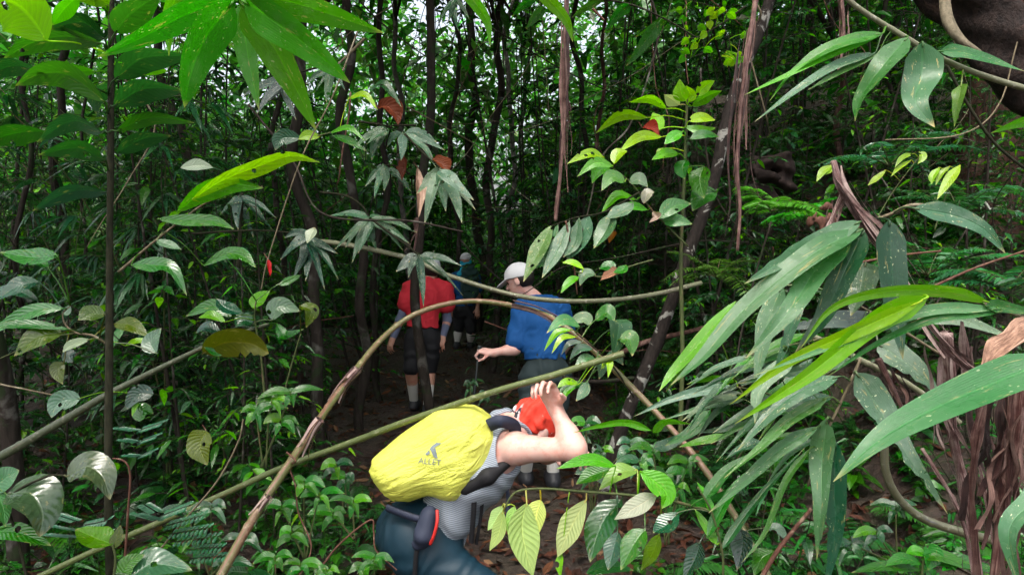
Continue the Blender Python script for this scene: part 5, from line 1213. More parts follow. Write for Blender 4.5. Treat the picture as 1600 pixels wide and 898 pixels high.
shrub_px('fresh green seedlings left of the arched pole middle', [(400, 640), (425, 622), (440, 655), (455, 612)], 2.5, ln=44, foot=(10, 90))
shrub_px('mid green seedling right of the arched pole foot', [(475, 752), (440, 790), (500, 770), (455, 830)], 2.2, ln=32, foot=(0, 120))
shrub_px('seedling with bright paired leaves touching the yellow pack cover', [(552, 782), (520, 800)], 2.4, ln=32, foot=(0, 60))
shrub_px('leafy seedling in the shade behind the yellow pack', [(540, 745), (525, 725)], 2.9, ln=24, foot=(0, 50), tint=DRK)
shrub_px('seedling growing against the teal leggings', [(585, 870), (570, 885)], 2.1, ln=30, foot=(0, 60))
shrub_px('dark seedlings left of the arched pole foot', [(330, 790), (290, 800), (380, 840), (350, 880)], 2.2, ln=36, foot=(0, 110), tint=DRK, mat='glossy')
shrub_px('seedling at the bottom edge right of the arched pole', [(430, 870), (470, 880), (510, 890)], 2.0, ln=32, foot=(0, 80))
shrub_px('small glossy herb behind the raised elbow', [(925, 740), (940, 705), (915, 660)], 2.9, ln=28, foot=(0, 90), tint=DRK, mat='glossy')
shrub_px('round-leaved herb at the leaning trunk foot', [(900, 690), (1000, 720), (985, 690)], 3.0, ln=34, foot=(20, 80), tint=(0.025, 0.075, 0.03), mat='glossy')
shrub_px('leafy herb in the gap under the grey-white ribbon blades', [(1040, 740), (1075, 720), (1060, 760), (1020, 700)], 2.2, ln=36, foot=(0, 110), tint=GRN)
shrub_px('dim herb beside the trekking pole tip', [(735, 600), (715, 640), (760, 615)], 4.6, ln=16, leafw=9, foot=(0, 50), tint=DRK)
shrub_px('herb with dark shiny leaves under the curved cane', [(1400, 790), (1370, 830), (1330, 850)], 1.9, ln=34, foot=(0, 90), tint=DRK, mat='glossy')

# --- ferns on the bank
def fern_px(label, at, d, L, tint, nf=7, rz=0.0, pl=0.2):
    st, fo = fern_proto(int(lr_.integers(1e6)), L, nf, tint, pl); root = empty('fern_plant', P(*at, d))
    a = st.build('stalks', M['stem'], root); b = fo.build('fronds', M['mass'], root)
    for o in (a, b): o.matrix_parent_inverse = Matrix.Identity(4)
    return tag(root, label, 'fern')
fern_px('bright feathery fern drooping on the bank beside the second hanging strip', (1205, 322, ), 3.6, 0.34, (0.07, 0.2, 0.05), 9, pl=0.28)
fern_px('second bright fern higher on the bank', (1262, 330), 3.8, 0.30, (0.06, 0.18, 0.04), 7, pl=0.26)
fern_px('mossy hanging fern clump below the leaning trunk bend', (1120, 425), 3.9, 0.42, (0.05, 0.11, 0.03), 11, pl=0.16)
fern_px('dark fern in the shadow beside the reddish trunk', (1500, 330), 3.8, 0.6, (0.03, 0.085, 0.04), 8, pl=0.18)
fern_px('fern with long thin fronds above the weathered right blade', (1390, 250), 3.4, 0.55, (0.03, 0.09, 0.045), 8, pl=0.14)
fern_px('fern low behind the dead stalk', (1450, 420), 2.9, 0.4, (0.035, 0.11, 0.04), 8)
fern_px('fern drooping at the right edge behind the dead sheaths', (1580, 440), 2.6, 0.45, (0.02, 0.065, 0.03), 8)
r = plant('slender_leaf_plant', 'yellow-green slender leaves on thin stalks over the fern bank', 'plant', (1400, 320, 2.8))
add_stem(r, [(1360, 360), (1395, 300), (1440, 240)], 2.8, 2, 1, 'stem'); add_stem(r, [(1460, 360), (1480, 300), (1500, 262)], 2.8, 2, 1, 'stem')
for px, w in [([(1436, 238), (1442, 244), (1434, 256)], 12), ([(1428, 240), (1410, 246), (1398, 262)], 8), ([(1424, 250), (1405, 262), (1392, 276)], 7), ([(1468, 262), (1458, 274), (1456, 288)], 11), ([(1484, 260), (1470, 272), (1462, 290)], 9), ([(1500, 258), (1484, 280), (1464, 312)], 16), ([(1300, 258), (1286, 268), (1276, 284)], 12), ([(1298, 256), (1302, 264), (1290, 274)], 8), ([(1384, 266), (1368, 280), (1356, 290)], 9)]:
    add_leaf(r, px, w, 2.8, (0.2, 0.3, 0.07), 'broad')

# --- poles
def pole(label, pxd, w0, w1, mat, nodes=0.3, name='bamboo_pole', segs=12, rough=0.045, cat='bamboo pole', node_h=0.12):
    root = plant(name, label, cat, pxd[0]); px = [(x, y) for x, y, _ in pxd]; ds = [d for _, _, d in pxd]
    w0 = [0.8 * q for q in w0] if isinstance(w0, list) else 0.8 * w0; w1 = 0.8 * w1
    add_stem(root, px, ds, w0, w1, mat, 'culm', nodes, segs, rough=rough, n=36 * len(px), node_h=node_h)
    return root
arch = pole('arched mottled bamboo pole bending over the path in front of the hikers', [(300, 985, 1.75), (345, 898, 1.85), (400, 802, 2.0), (460, 712, 2.15), (530, 612, 2.4), (600, 526, 2.65), (660, 486, 2.75), (740, 470, 2.8), (830, 484, 2.7), (880, 508, 2.6), (950, 568, 2.5), (1040, 660, 2.35), (1110, 745, 2.2), (1180, 862, 2.0), (1230, 960, 1.9)], [18, 18, 17, 16, 13.5, 11.5, 10.5, 10, 10.5, 11.5, 12, 12, 13, 14, 15], 0, 'pole_arch', 0.24)
for k, (q, w_) in enumerate([([(545, 590), (560, 575), (536, 602), (520, 628)], 14), ([(500, 655), (490, 668), (478, 690), (468, 705)], 15), ([(420, 776), (412, 786), (400, 806)], 14), ([(800, 474), (838, 484), (880, 506)], 12)]):
    px = q; d_ = [2.45, 2.2, 2.03, 2.68][k]
    S = Soup(); base = spline(np.array([P(x, y, d_ - 0.02) for x, y in px]), 14); tt, N, B = frames(base); rg = np.random.default_rng(k)
    for i in range(5):
        a = 6.28 * i / 5 + rg.uniform(-.4, .4); rad = w_ * 0.42 * d_ / F_PX; v = N * math.cos(a) + B * math.sin(a); s = np.cross(tt, v)
        lift = (np.linspace(0, 1, 14) ** 3 * rg.uniform(0.0, 1.4))[:, None]
        c = base + v * rad * (1.12 + lift); hw = rad * 0.6 * (1 - 0.6 * np.linspace(0, 1, 14))[:, None]
        V = np.stack([c - s * hw, c + v * 0.15 * rad, c + s * hw], 1); U = np.stack(np.broadcast_arrays(np.array([0, .5, 1.0])[None] + i, np.linspace(0, .3, 14)[:, None]), -1)
        ii = np.arange(13)[:, None]; jj = np.arange(2)[None]; S.add(V.reshape(-1, 3), np.stack([ii * 3 + jj, ii * 3 + jj + 1, (ii + 1) * 3 + jj + 1, (ii + 1) * 3 + jj], -1).reshape(-1, 4), U.reshape(-1, 2))
    S.build('papery_sheath', M['strip_pale'], arch)
pole('long straight green bamboo pole held up by the bent hiker', [(20, 920, 2.95), (145, 861, 2.9), (337, 777, 2.8), (439, 731, 2.72), (540, 694, 2.62), (640, 656, 2.54), (770, 612, 2.44), (860, 587, 2.385), (935, 564, 2.35), (975, 552, 2.33)], 11.5, 13, 'pole', 0.42, node_h=0.18)
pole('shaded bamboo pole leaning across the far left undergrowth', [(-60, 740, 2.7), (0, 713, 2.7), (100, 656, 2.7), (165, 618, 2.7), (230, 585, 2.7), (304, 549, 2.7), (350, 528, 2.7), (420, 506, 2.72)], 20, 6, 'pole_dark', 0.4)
pole('pale grey bamboo pole crossing above the arch behind the white cap', [(480, 376, 3.6), (540, 382, 3.5), (640, 404, 3.4), (700, 430, 3.35), (800, 460, 3.3), (880, 470, 3.3), (960, 468, 3.35), (1030, 458, 3.45), (1095, 442, 3.6)], 10, 9, 'pole_grey', 0.24)
pole('brown horizontal branch behind the leaning trunk', [(950, 560, 4.2), (1010, 534, 4.3), (1060, 522, 4.4), (1130, 505, 4.5)], 10, 9, 'bark_red', 0, 'fallen_branch', rough=0.12, cat='branch')
pole('dark fallen branch lying behind the bandana of the bent hiker', [(880, 590, 3.4), (930, 596, 3.5), (990, 590, 3.7)], 9, 7, 'bark', 0, 'fallen_branch', rough=0.12, cat='branch')
pole('glossy curved dark cane sweeping down at the lower right', [(1382, 690, 1.8), (1384, 735, 1.8), (1402, 775, 1.8), (1440, 808, 1.8), (1500, 830, 1.8), (1560, 845, 1.85)], 15, 17, 'cane', 0.3, 'curved_cane', cat='cane')
pole('short brown stick slanting at the bottom behind the hanging blade', [(1180, 920, 1.75), (1215, 860, 1.75), (1268, 794, 1.75)], 10, 7, 'twig_red', 0, 'dead_stick', rough=0.1, cat='stick')
pole('mossy dark pole leaning behind the white-spotted blade', [(1260, 520, 2.4), (1340, 560, 2.4), (1420, 600, 2.4), (1500, 660, 2.4)], 12, 10, 'pole_grey', 0.3)
pole('thin bent twig hanging from the bright top spray to the low shrub', [(566, 30, 2.6), (520, 150, 2.6), (470, 250, 2.6), (420, 400, 2.6), (408, 452, 2.6)], 3.5, 2.5, 'twig', 0, 'bent_twig', 6, cat='twig')
pole('curly thin vine coiled round the arched pole and hanging down', [(448, 706, 2.12), (462, 720, 2.08), (452, 728, 2.16), (462, 760, 2.15), (466, 800, 2.15), (486, 850, 2.12), (476, 885, 2.1), (462, 905, 2.1)], 4, 2.5, 'twig_red', 0, 'curly_vine', 6, cat='vine')
pole('broken reddish twig bent like a peak by the teal leggings', [(495, 895, 2.1), (530, 850, 2.1), (578, 812, 2.1), (584, 830, 2.1), (588, 860, 2.1), (620, 890, 2.1)], 4, 3, 'twig_red', 0, 'broken_twig', 6, cat='twig')
pole('pink dead stem standing left of the long straight pole', [(195, 880, 2.0), (200, 800, 2.0), (203, 740, 2.0), (190, 718, 2.0), (150, 716, 2.0)], 5, 3, 'twig_red', 0, 'dead_twig', 6, cat='twig')
pole('thin dead stem arching over the feathery fronds', [(238, 872, 2.1), (290, 810, 2.1), (340, 750, 2.1), (372, 690, 2.1), (380, 655, 2.1)], 4, 3, 'twig', 0, 'dead_twig', 6, cat='twig')
pole('dry twig lying across the far bank below the dead stalk', [(1290, 420, 2.5), (1400, 400, 2.5), (1470, 392, 2.5)], 6, 4, 'twig_red', 0, 'dry_twig', 6, cat='twig')
pole('brown twig reaching right above the lime shoot', [(1448, 452, 1.9), (1520, 420, 1.9), (1600, 392, 1.9)], 6, 4, 'twig_red', 0, 'dry_twig', 6, cat='twig')

# --- nut cluster on the dead stalk, boulder on the bank
s = Sdf(P(1230, 420, 1.7) - 0.12, P(1330, 300, 1.5) + 0.12, 0.004)
for k in range(46):
    x, y = lr_.normal(1290, 14), lr_.normal(345, 12); s.ell(P(x, y, 1.56 + lr_.normal(0, .02)), np.eye(3), lr_.uniform(.004, .018, 3), 0.004)
s.field(lambda X: 0.0025 * np.sin(X[..., 0] * 300) * np.sin(X[..., 2] * 320) * np.sin(X[..., 1] * 310))
tag(s.build('root_clump', M['twig_red']), 'crumbly brown root clump behind the pink sheath strip', 'root clump')
s = Sdf(P(1210, 270, 5.2) - 0.6, P(1210, 270, 5.2) + 0.6, 0.02)
for k in range(8):
    s.ell(P(1205 + lr_.normal(0, 14), 272 + lr_.normal(0, 12), 5.2 + lr_.normal(0, .1)), np.array(Matrix.Rotation(lr_.uniform(-.6, .6), 3, 'Y') @ Matrix.Rotation(lr_.uniform(0, 3), 3, 'Z')), lr_.uniform(.04, .10, 3), 0.006, e=9.0)
s.field(lambda X: 0.018 * np.sin(X[..., 0] * 21 + 2 * np.sin(X[..., 2] * 17)) * np.sin(X[..., 2] * 24))
tag(s.build('boulder', M['rock']), 'dark reddish boulder half hidden on the bank', 'boulder')
# ------------------------------------------------------------------ the four hikers
M['skin'] = skin_mat('fair_skin', (0.60, 0.37, 0.32)); M['skin_tan'] = skin_mat('tanned_skin', (0.42, 0.22, 0.15))
M['blue'] = cloth_mat('blue_shirt', (0.002, 0.062, 0.22), fold=2.2); M['red'] = cloth_mat('red_shirt', (0.56, 0.025, 0.04), fold=1.4)
M['teal'] = cloth_mat('teal_leggings', (0.004, 0.024, 0.040), rough=0.55, fold=0.3); M['shorts_grey'] = cloth_mat('grey_green_trousers', (0.018, 0.031, 0.034), fold=1.2)
M['black'] = cloth_mat('black_cloth', (0.008, 0.008, 0.010), rough=0.7); M['white'] = cloth_mat('white_cloth', (0.62, 0.62, 0.64), fold=0.5); M['sock'] = cloth_mat('white_sock', (0.55, 0.54, 0.5), scale=300)
M['sleeve'] = cloth_mat('grey_blue_sleeve', (0.11, 0.13, 0.2)); M['navy'] = cloth_mat('navy_webbing', (0.022, 0.028, 0.052), rough=0.65)
M['zip'] = plain('red_zip', (0.5, 0.02, 0.015)); M['shoe'] = plain('dark_shoe', (0.015, 0.016, 0.02), 0.6); M['hair'] = cloth_mat('dark_hair', (0.012, 0.009, 0.007), scale=500, rough=0.5)
M['teal_cloth'] = cloth_mat('bright_teal_cloth', (0.015, 0.34, 0.5)); M['pack_green'] = cloth_mat('dark_green_pack', (0.02, 0.055, 0.05)); M['eye'] = plain('eye', (0.05, 0.03, 0.02), 0.15)
M['pole_black'] = plain('black_pole', (0.012, 0.018, 0.018), 0.4); M['ink'] = plain('grey_blue_print', (0.16, 0.20, 0.21), 0.7)
ax_ = nrm(P(760, 672, 2.45) - P(585, 770, 2.45))
M['yellow'] = nylon_mat('yellow_nylon', (0.88, 0.90, 0.15), ax_)
M['tank'] = cloth_mat('grey_lined_top', (0.34, 0.38, 0.44), lines=((0.3, 0.2, 1.0), 900.0, (0.13, 0.155, 0.19)), fold=0.6)
def bandana_mat():
    t = NT('red_patterned_bandana'); co = t.n('ShaderNodeTexCoord').outputs['Object']
    a = t.noise(co, 34.0, 3.0, 0.5, 1.5); c = t.mix(t.mapr(a, 0.68, 0.72), (0.58, 0.03, 0.012), (0.62, 0.5, 0.45))
    dd = t.n('ShaderNodeVectorMath', {0: co, 1: tuple(HEAD_DIR)}, operation='DOT_PRODUCT').outputs['Value']
    rim = t.mapr(dd, float(HEAD_C @ HEAD_DIR) - 0.104, float(HEAD_C @ HEAD_DIR) - 0.112)
    c2 = t.mix(t.mapr(t.noise(co, 60.0, 2.0), 0.5, 0.54), (0.012, 0.012, 0.02), (0.5, 0.48, 0.5)); c = t.mix(rim, c, c2)
    bp = t.n('ShaderNodeBump', {'Strength': 0.6, 'Distance': 0.01, 'Height': t.noise(co, 22.0, 3.0, 0.5, 1.0)})
    return t.done(t.n('ShaderNodeBsdfPrincipled', {'Base Color': c, 'Roughness': 0.75, 'Normal': bp.outputs[0]}))

def head_sdf(s, c, f, up, k=0.012, sc=1.0):
    """cranium, jaw, nose, brow, lips, ears; f = where the face looks, up = crown"""
    f = nrm(f); up = nrm(up - f * (np.asarray(up) @ f)); l = np.cross(up, f); R = np.stack([f, l, up])
    q = lambda a, b, z: c + sc * (f * a + l * b + up * z)
    s.ell(q(-0.008, 0, 0.022), R, np.array([0.096, 0.077, 0.092]) * sc, 0.02)
    s.ell(q(0.028, 0, -0.045), R, np.array([0.064, 0.056, 0.066]) * sc, 0.025)
    s.cone(q(0.088, 0, 0.008), q(0.110, 0, -0.026), 0.009 * sc, 0.015 * sc, 0.01)
    s.cone(q(0.080, -0.035, 0.026), q(0.080, 0.035, 0.026), 0.012 * sc, 0.012 * sc, 0.012)
    s.cone(q(0.090, -0.018, -0.052), q(0.090, 0.018, -0.052), 0.008 * sc, 0.008 * sc, 0.006)
    s.ell(q(0.080, 0, -0.086), R, np.array([0.018, 0.022, 0.016]) * sc, 0.015)
    for e in (1, -1):
        s.ell(q(0.088, e * 0.031, 0.006), R, np.array([0.014, 0.014, 0.011]) * sc, 0.006, 'cut')
        s.ell(q(-0.008, e * 0.080, -0.008), R, np.array([0.022, 0.010, 0.032]) * sc, 0.008)
    return q, R

def hand_sdf(s, w, d, n, side, curl=(0.5, 0.7, 0.5), thumb=0.6, sc=1.0, k=0.004):
    """w wrist, d towards the knuckles, n out of the palm, side towards the thumb; five separate fingers"""
    d = nrm(d); n = nrm(np.asarray(n) - d * (np.asarray(n) @ d)); b = np.cross(d, n); b = b * np.sign(b @ np.asarray(side) + 1e-9)
    R = np.stack([d, b, n]); q = lambda a, x, z: w + sc * (d * a + b * x + n * z)
    s.ell(q(0.048, 0, 0), R, np.array([0.055, 0.042, 0.019]) * sc, 0.012); s.cone(w - d * 0.02, q(0.02, 0, 0), 0.026 * sc, 0.026 * sc, 0.015)
    for i, (x, f) in enumerate(((0.030, 0.92), (0.010, 1.05), (-0.011, 1.0), (-0.031, 0.8))):
        p = q(0.088 - 0.004 * abs(i - 1), x, 0); a = 0.0; r = 0.0095 * sc
        for j, (ln, c) in enumerate(zip((0.044, 0.027, 0.021), curl)):
            a += c * (1 + 0.08 * i); v = d * math.cos(a) + n * math.sin(a) + b * (0.10 * (1.2 - i)) * (j == 0)
            e = p + nrm(v) * ln * f * sc; s.cone(p, e, r, r * 0.9, k); p = e; r *= 0.9
    p = q(0.022, 0.034, 0.006); v = nrm(d * 0.65 + b * 0.75 + n * thumb); e = p + v * 0.042 * sc; s.cone(p - v * 0.01, e, 0.013 * sc, 0.0105 * sc, 0.01)
    v2 = nrm(d * 0.9 + b * 0.15 + n * thumb * 1.1); s.cone(e, e + v2 * 0.034 * sc, 0.0105 * sc, 0.008 * sc, k)

def torso(s, J, o=0.0, k=0.035, lat=None, hip=True, chest=True, w=1.0):
    """o = how far outside the skin"""
    lat = nrm(J['shL'] - J['shR']) if lat is None else lat
    def el(c, sp, r, kk=k):
        sp = nrm(sp); l = nrm(lat - sp * (lat @ sp)); s.ell(c, np.stack([l, np.cross(sp, l), sp]), np.array(r) * np.array([w, w, 1]) + o, kk)
    if hip: el(J['pel'], J['waist'] - J['pel'], (0.155, 0.115, 0.13))
    el(J['waist'], J['chest'] - J['pel'], (0.130, 0.098, 0.15))
    if chest:
        el(J['chest'], J['neck'] - J['waist'], (0.150, 0.112, 0.19))
        s.cone(J['shL'], J['shR'], 0.058 + o, 0.058 + o, k); up = (J['neck'] - J['chest']) * 0.25
        s.cone((J['shL'] + J['neck']) / 2, (J['shR'] + J['neck']) / 2, 0.05 + o, 0.05 + o, k)
ARM = (0.050, 0.036, 0.037, 0.025); LEG = (0.088, 0.056, 0.057, 0.036)
def arm(s, J, sd, o=0.0, t=(0.0, 2.0), k=0.02, wd=1.0):
    a, b, c = J['sh' + sd], J['el' + sd], J['wr' + sd]; u = lambda f: ARM[0] + (ARM[1] - ARM[0]) * f; v = lambda f: ARM[2] + (ARM[3] - ARM[2]) * f
    if t[0] < 1: f0, f1 = t[0], min(1, t[1]); s.cone(a + (b - a) * f0, a + (b - a) * f1, u(f0) * wd + o, u(f1) * wd + o, k)
    if t[1] > 1: f0, f1 = max(0, t[0] - 1), t[1] - 1; s.cone(b + (c - b) * f0, b + (c - b) * f1, v(f0) * wd + o, v(f1) * wd + o, k)
    if t[1] > 1.6 and o == 0: s.cone(b + (c - b) * 0.12, b + (c - b) * 0.35, 0.043 * wd, 0.038 * wd, 0.02)
def leg(s, J, sd, o=0.0, t=(0.0, 2.0), k=0.03):
    a, b, c = J['hip' + sd], J['kn' + sd], J['an' + sd]; u = lambda f: LEG[0] + (LEG[1] - LEG[0]) * f; v = lambda f: LEG[2] + (LEG[3] - LEG[2]) * f
    if t[0] < 1: f0, f1 = t[0], min(1, t[1]); s.cone(a + (b - a) * f0, a + (b - a) * f1, u(f0) + o, u(f1) + o, k)
    if t[1] > 1:
        f0, f1 = max(0, t[0] - 1), t[1] - 1; s.cone(b + (c - b) * f0, b + (c - b) * f1, v(f0) + o, v(f1) + o, k)
        if f0 < 0.3 < f1: s.cone(b + (c - b) * 0.22, b + (c - b) * 0.45, 0.056 + o, 0.048 + o, 0.03)
def foot(s, an, d, o=0.0):
    d = nrm(np.array([d[0], d[1], 0])); l = np.cross(ZV, d); R = np.stack([d, l, ZV]); g = an - ZV * 0.055
    s.ell(g + d * 0.075, R, [0.135 + o, 0.045 + o, 0.035 + o], 0.03); s.ell(g - d * 0.015, R, [0.06 + o, 0.04 + o, 0.05 + o], 0.03); s.cone(an, g, 0.037 + o, 0.038 + o, 0.02)
def folds(amp, f, ax, ph=0.0):
    ax = np.asarray(ax)
    return lambda X: amp * np.sin((X @ ax) * f + 2.2 * np.sin(X[..., 0] * f * 0.43 + ph) + 1.7 * np.sin(X[..., 2] * f * 0.37 + 1.3 * ph))
def sd_for(J, h, m=0.22):
    return Sdf(*bbox(list(J.values()), m), h)
def sub(keys, J, h, m=0.2):
    return Sdf(*bbox([J[k] for k in keys], m), h)
def eyes(q, root):
    b = Soup()
    for e in (1, -1):
        c = q(0.076, e * 0.031, 0.006); th = np.linspace(0.05, 3.09, 7); ph = np.linspace(0, 6.283, 9)[:-1]
        V = np.array([[math.sin(t) * math.cos(p), math.sin(t) * math.sin(p), math.cos(t)] for t in th for p in ph]) * 0.012 + c
        b.add(V, [[i * 8 + j, i * 8 + (j + 1) % 8, (i + 1) * 8 + (j + 1) % 8, (i + 1) * 8 + j] for i in range(6) for j in range(8)])
    return b.build('eyes', M['eye'], root)

# ---------- hiker bent under the pole, yellow pack cover
J = dict(pel=P(668, 846, 2.60), waist=P(706, 788, 2.60), chest=P(752, 726, 2.58), neck=P(796, 668, 2.62), shR=P(806, 700, 2.47), shL=P(782, 662, 2.82), elR=P(899, 703, 2.36), wrR=P(866, 634, 2.45),
         elL=P(852, 708, 2.86), wrL=P(884, 704, 2.68), hipR=P(668, 868, 2.52), hipL=P(650, 850, 2.72), knR=P(792, 950, 2.44), knL=P(752, 935, 2.80))
J['anR'] = np.array([*(P(735, 1000, 2.55)[:2]), float(Hn(0, 2.5)) + 0.09]); J['anL'] = np.array([*(P(640, 1000, 2.95)[:2]), float(Hn(-.4, 2.9)) + 0.09])
HEAD_C = P(838, 668, 2.66); FACE = nrm(np.array([0.78, 0.38, -0.42])); HEAD_DIR = FACE
CROWN = nrm(np.array([0.40, 0.05, 0.85]))
M['bandana'] = bandana_mat()
body = sd_for({**J, 'h': HEAD_C}, 0.006, 0.24)
torso(body, J); [arm(body, J, x) for x in 'LR']; [leg(body, J, x) for x in 'LR']
body.ell(P(648, 838, 2.56), np.eye(3), [0.125] * 3, 0.05); body.ell(P(638, 832, 2.70), np.eye(3), [0.12] * 3, 0.05)
body.cone(J['shR'] + [0.01, 0, -0.005], J['shR'] + (J['elR'] - J['shR']) * 0.30, 0.050, 0.041, 0.015)
body.cone(J['elR'] + (J['wrR'] - J['elR']) * 0.02, J['elR'] + (J['wrR'] - J['elR']) * 0.3, 0.036, 0.037, 0.01)
body.cone(J['neck'], HEAD_C - CROWN * 0.06, 0.056, 0.055, 0.03)
qh, _ = head_sdf(body, HEAD_C, FACE, CROWN)
hd = nrm(P(854, 602, 2.42) - J['wrR'])
hand_sdf(body, J['wrR'], hd, np.array([-0.45, -0.75, 0.2]), np.array([0.5, -0.6, 0]), curl=(0.75, 0.9, 0.6), thumb=0.5)
hand_sdf(body, J['wrL'], nrm(J['wrL'] - J['elL']), np.array([0, 0, -1.0]), np.array([0, -1, 0]))
foot(body, J['anR'], [1, .3, 0]); foot(body, J['anL'], [1, .3, 0])
w_ = tag(body.build('person', M['skin']), 'person bent double under the pole with red bandana and bare raised arm', 'person')
eyes(qh, w_)
s = sub(['pel', 'hipR', 'hipL', 'knR', 'knL', 'anR', 'anL', 'waist'], J, 0.007)
torso(s, J, 0.008, chest=False); s.ell(P(648, 838, 2.56), np.eye(3), [0.133] * 3, 0.05); s.ell(P(638, 832, 2.70), np.eye(3), [0.128] * 3, 0.05)
for x in 'LR': leg(s, J, x, 0.01, (0, 1.85), 0.045)
s.plane(J['waist'], J['chest'] - J['pel']); s.field(folds(0.0025, 95, nrm(J['knR'] - J['hipR'])))
s.build('leggings', M['teal'], w_)
s = sub(['pel', 'waist', 'chest', 'neck', 'shR', 'shL'], J, 0.006, 0.19)
torso(s, J, 0.013, w=1.04); s.ell(P(650, 830, 2.60), np.eye(3), [0.115] * 3, 0.05)
s.plane(J['pel'] + (J['waist'] - J['pel']) * 0.10, J['pel'] - J['waist'] + np.array([-0.06, 0, 0.02]))
s.cone(J['shR'] + (J['elR'] - J['shR']) * 0.10 - ZV * 0.012, J['elR'], 0.098, 0.09, 0.004, 'cut'); s.cone(J['shL'], J['elL'], 0.085, 0.085, 0.004, 'cut')
s.cone(J['neck'] + (J['neck'] - J['chest']) * 0.08, HEAD_C, 0.075, 0.08, 0.004, 'cut')
s.field(folds(0.003, 70, nrm(J['chest'] - J['pel']), 1.0)); s.build('top', M['tank'], w_)
s = Sdf(HEAD_C - 0.2, HEAD_C + 0.2, 0.004); fc = FACE; l = np.cross(CROWN, fc); up_ = np.cross(fc, l); Rh = np.stack([fc, l, up_])
s.ell(HEAD_C - fc * 0.010 + up_ * 0.026, Rh, [0.101, 0.083, 0.096], 0.02); s.ell(HEAD_C - fc * 0.075 - up_ * 0.02, Rh, [0.05, 0.065, 0.05], 0.03)
s.ell(HEAD_C - fc * 0.115 - up_ * 0.035, Rh, [0.035, 0.03, 0.022], 0.015); s.cone(HEAD_C - fc * 0.12 - up_ * 0.03, HEAD_C - fc * 0.165 - up_ * 0.08, 0.014, 0.02, 0.01)
s.plane(HEAD_C + fc * 0.05 - up_ * 0.0, fc * 0.75 - up_ * 0.66); s.plane(HEAD_C - up_ * 0.05, -up_)
s.field(lambda X: 0.0015 * np.sin(((X - HEAD_C) @ up_) * 190 + 4 * np.sin(((X - HEAD_C) @ l) * 40)) + 0.0055 * np.sin(((X - HEAD_C) @ l) * 130 + 3 * np.sin(((X - HEAD_C) @ fc) * 30)) * sstep(-0.12, 0.05, -((X - HEAD_C) @ fc) + 0.0))
s.build('bandana', M['bandana'], w_)
s = Sdf(J['neck'] - 0.16, J['neck'] + 0.16, 0.005); s.cone(J['neck'] - (J['neck'] - J['chest']) * 0.12, HEAD_C - CROWN * 0.075 - FACE * 0.03, 0.064, 0.060, 0.01); s.field(folds(0.003, 160, nrm(HEAD_C - J['neck']))); s.build('neck_gaiter', M['navy'], w_)
for sd_, d_ in (('R', [1, .3, 0]), ('L', [1, .3, 0])):
    s = Sdf(J['an' + sd_] - 0.26, J['an' + sd_] + 0.26, 0.008); foot(s, J['an' + sd_], d_, 0.008); s.build('shoe', M['shoe'], w_)
# thin wrist band and arm strap detail
S = Soup(); c_ = J['wrR'] + (J['elR'] - J['wrR']) * 0.62; dv = nrm(J['elR'] - J['wrR']); a_ = nrm(np.cross(dv, ZV)); b_ = np.cross(dv, a_)
# ---------- her backpack
bp_o = P(672, 718, 2.42)
r = tag(empty('backpack', bp_o), 'backpack under a crinkled bright yellow rain cover on the bent hiker', 'backpack')
poly = np.array([(568, 738), (578, 722), (606, 698), (640, 672), (676, 648), (704, 640), (738, 640), (762, 652), (770, 672), (779, 700), (772, 728), (758, 752), (738, 778), (712, 796), (688, 792), (664, 784), (634, 795), (606, 792), (586, 776), (572, 756)], float)
mm = np.vstack([poly, poly[:1]]); tq = np.linspace(0, len(poly), 161)[:-1]
poly = np.stack([np.interp(tq, np.arange(len(poly) + 1), mm[:, 0]), np.interp(tq, np.arange(len(poly) + 1), mm[:, 1])], 1)
pl = np.array([[(x - 800) / F_PX * 2.42, -(y - 449) / F_PX * 2.42] for x, y in poly])
s = Sdf(bp_o - np.array([.34, .30, .28]), bp_o + np.array([.34, .30, .28]), 0.0055)
sl_, X = s.block(s.lo, s.lo + s.h * s.N)
U_, V_, W_ = (X - CAM) @ RGT, (X - CAM) @ UPV, (X - CAM) @ FWD - 2.52
g2 = np.stack([U_, V_], -1)[:, 0]                            # X,Z slice; UPV has a small y part, so use the exact 2-D field per y
def poly_sd(q):
    a = pl; b = np.roll(pl, -1, 0); d = np.full(q.shape[:-1], 9.0); ins = np.zeros(q.shape[:-1], bool)
    for i in range(len(a)):
        e = b[i] - a[i]; w2 = q - a[i]; t = np.clip((w2 @ e) / (e @ e), 0, 1); d = np.minimum(d, np.linalg.norm(w2 - t[..., None] * e, axis=-1))
        c1 = (q[..., 1] >= a[i][1]) != (q[..., 1] >= b[i][1]); ins ^= c1 & (q[..., 0] < a[i][0] + (q[..., 1] - a[i][1]) * e[0] / (e[1] if abs(e[1]) > 1e-9 else 1e-9))
    return np.where(ins, -d, d)
d2 = np.stack([poly_sd(np.stack([U_[:, j], V_[:, j]], -1)) for j in (0, X.shape[1] - 1)], 0)
fy = np.linspace(0, 1, X.shape[1])[None, :, None]; D2 = d2[0][:, None, :] * (1 - fy) + d2[1][:, None, :] * fy
Rr = 0.125
dom = np.sqrt(np.clip(D2 + Rr, 0, None) ** 2 + (W_ * 0.92) ** 2) - Rr
al = (X - bp_o) @ ax_; n2 = nrm(np.cross(ax_, FWD)); ac = (X - bp_o) @ n2
fan_a = np.arctan2(ac - 0.02, al + 0.42)
wr_ = 0.0022 * np.abs(np.sin(fan_a * 26 + 1.8 * np.sin(al * 9 + 1) + W_ * 14)) ** 0.7 + 0.0012 * np.sin(fan_a * 61 + 2.5 * np.sin(al * 13) + W_ * 30) + 0.0014 * np.sin(al * 46 + 3 * np.sin(ac * 22) + W_ * 18)
s.F = (dom + wr_ - 0.002).astype(np.float32)
cover = s.build('rain_cover', M['yellow'], r)
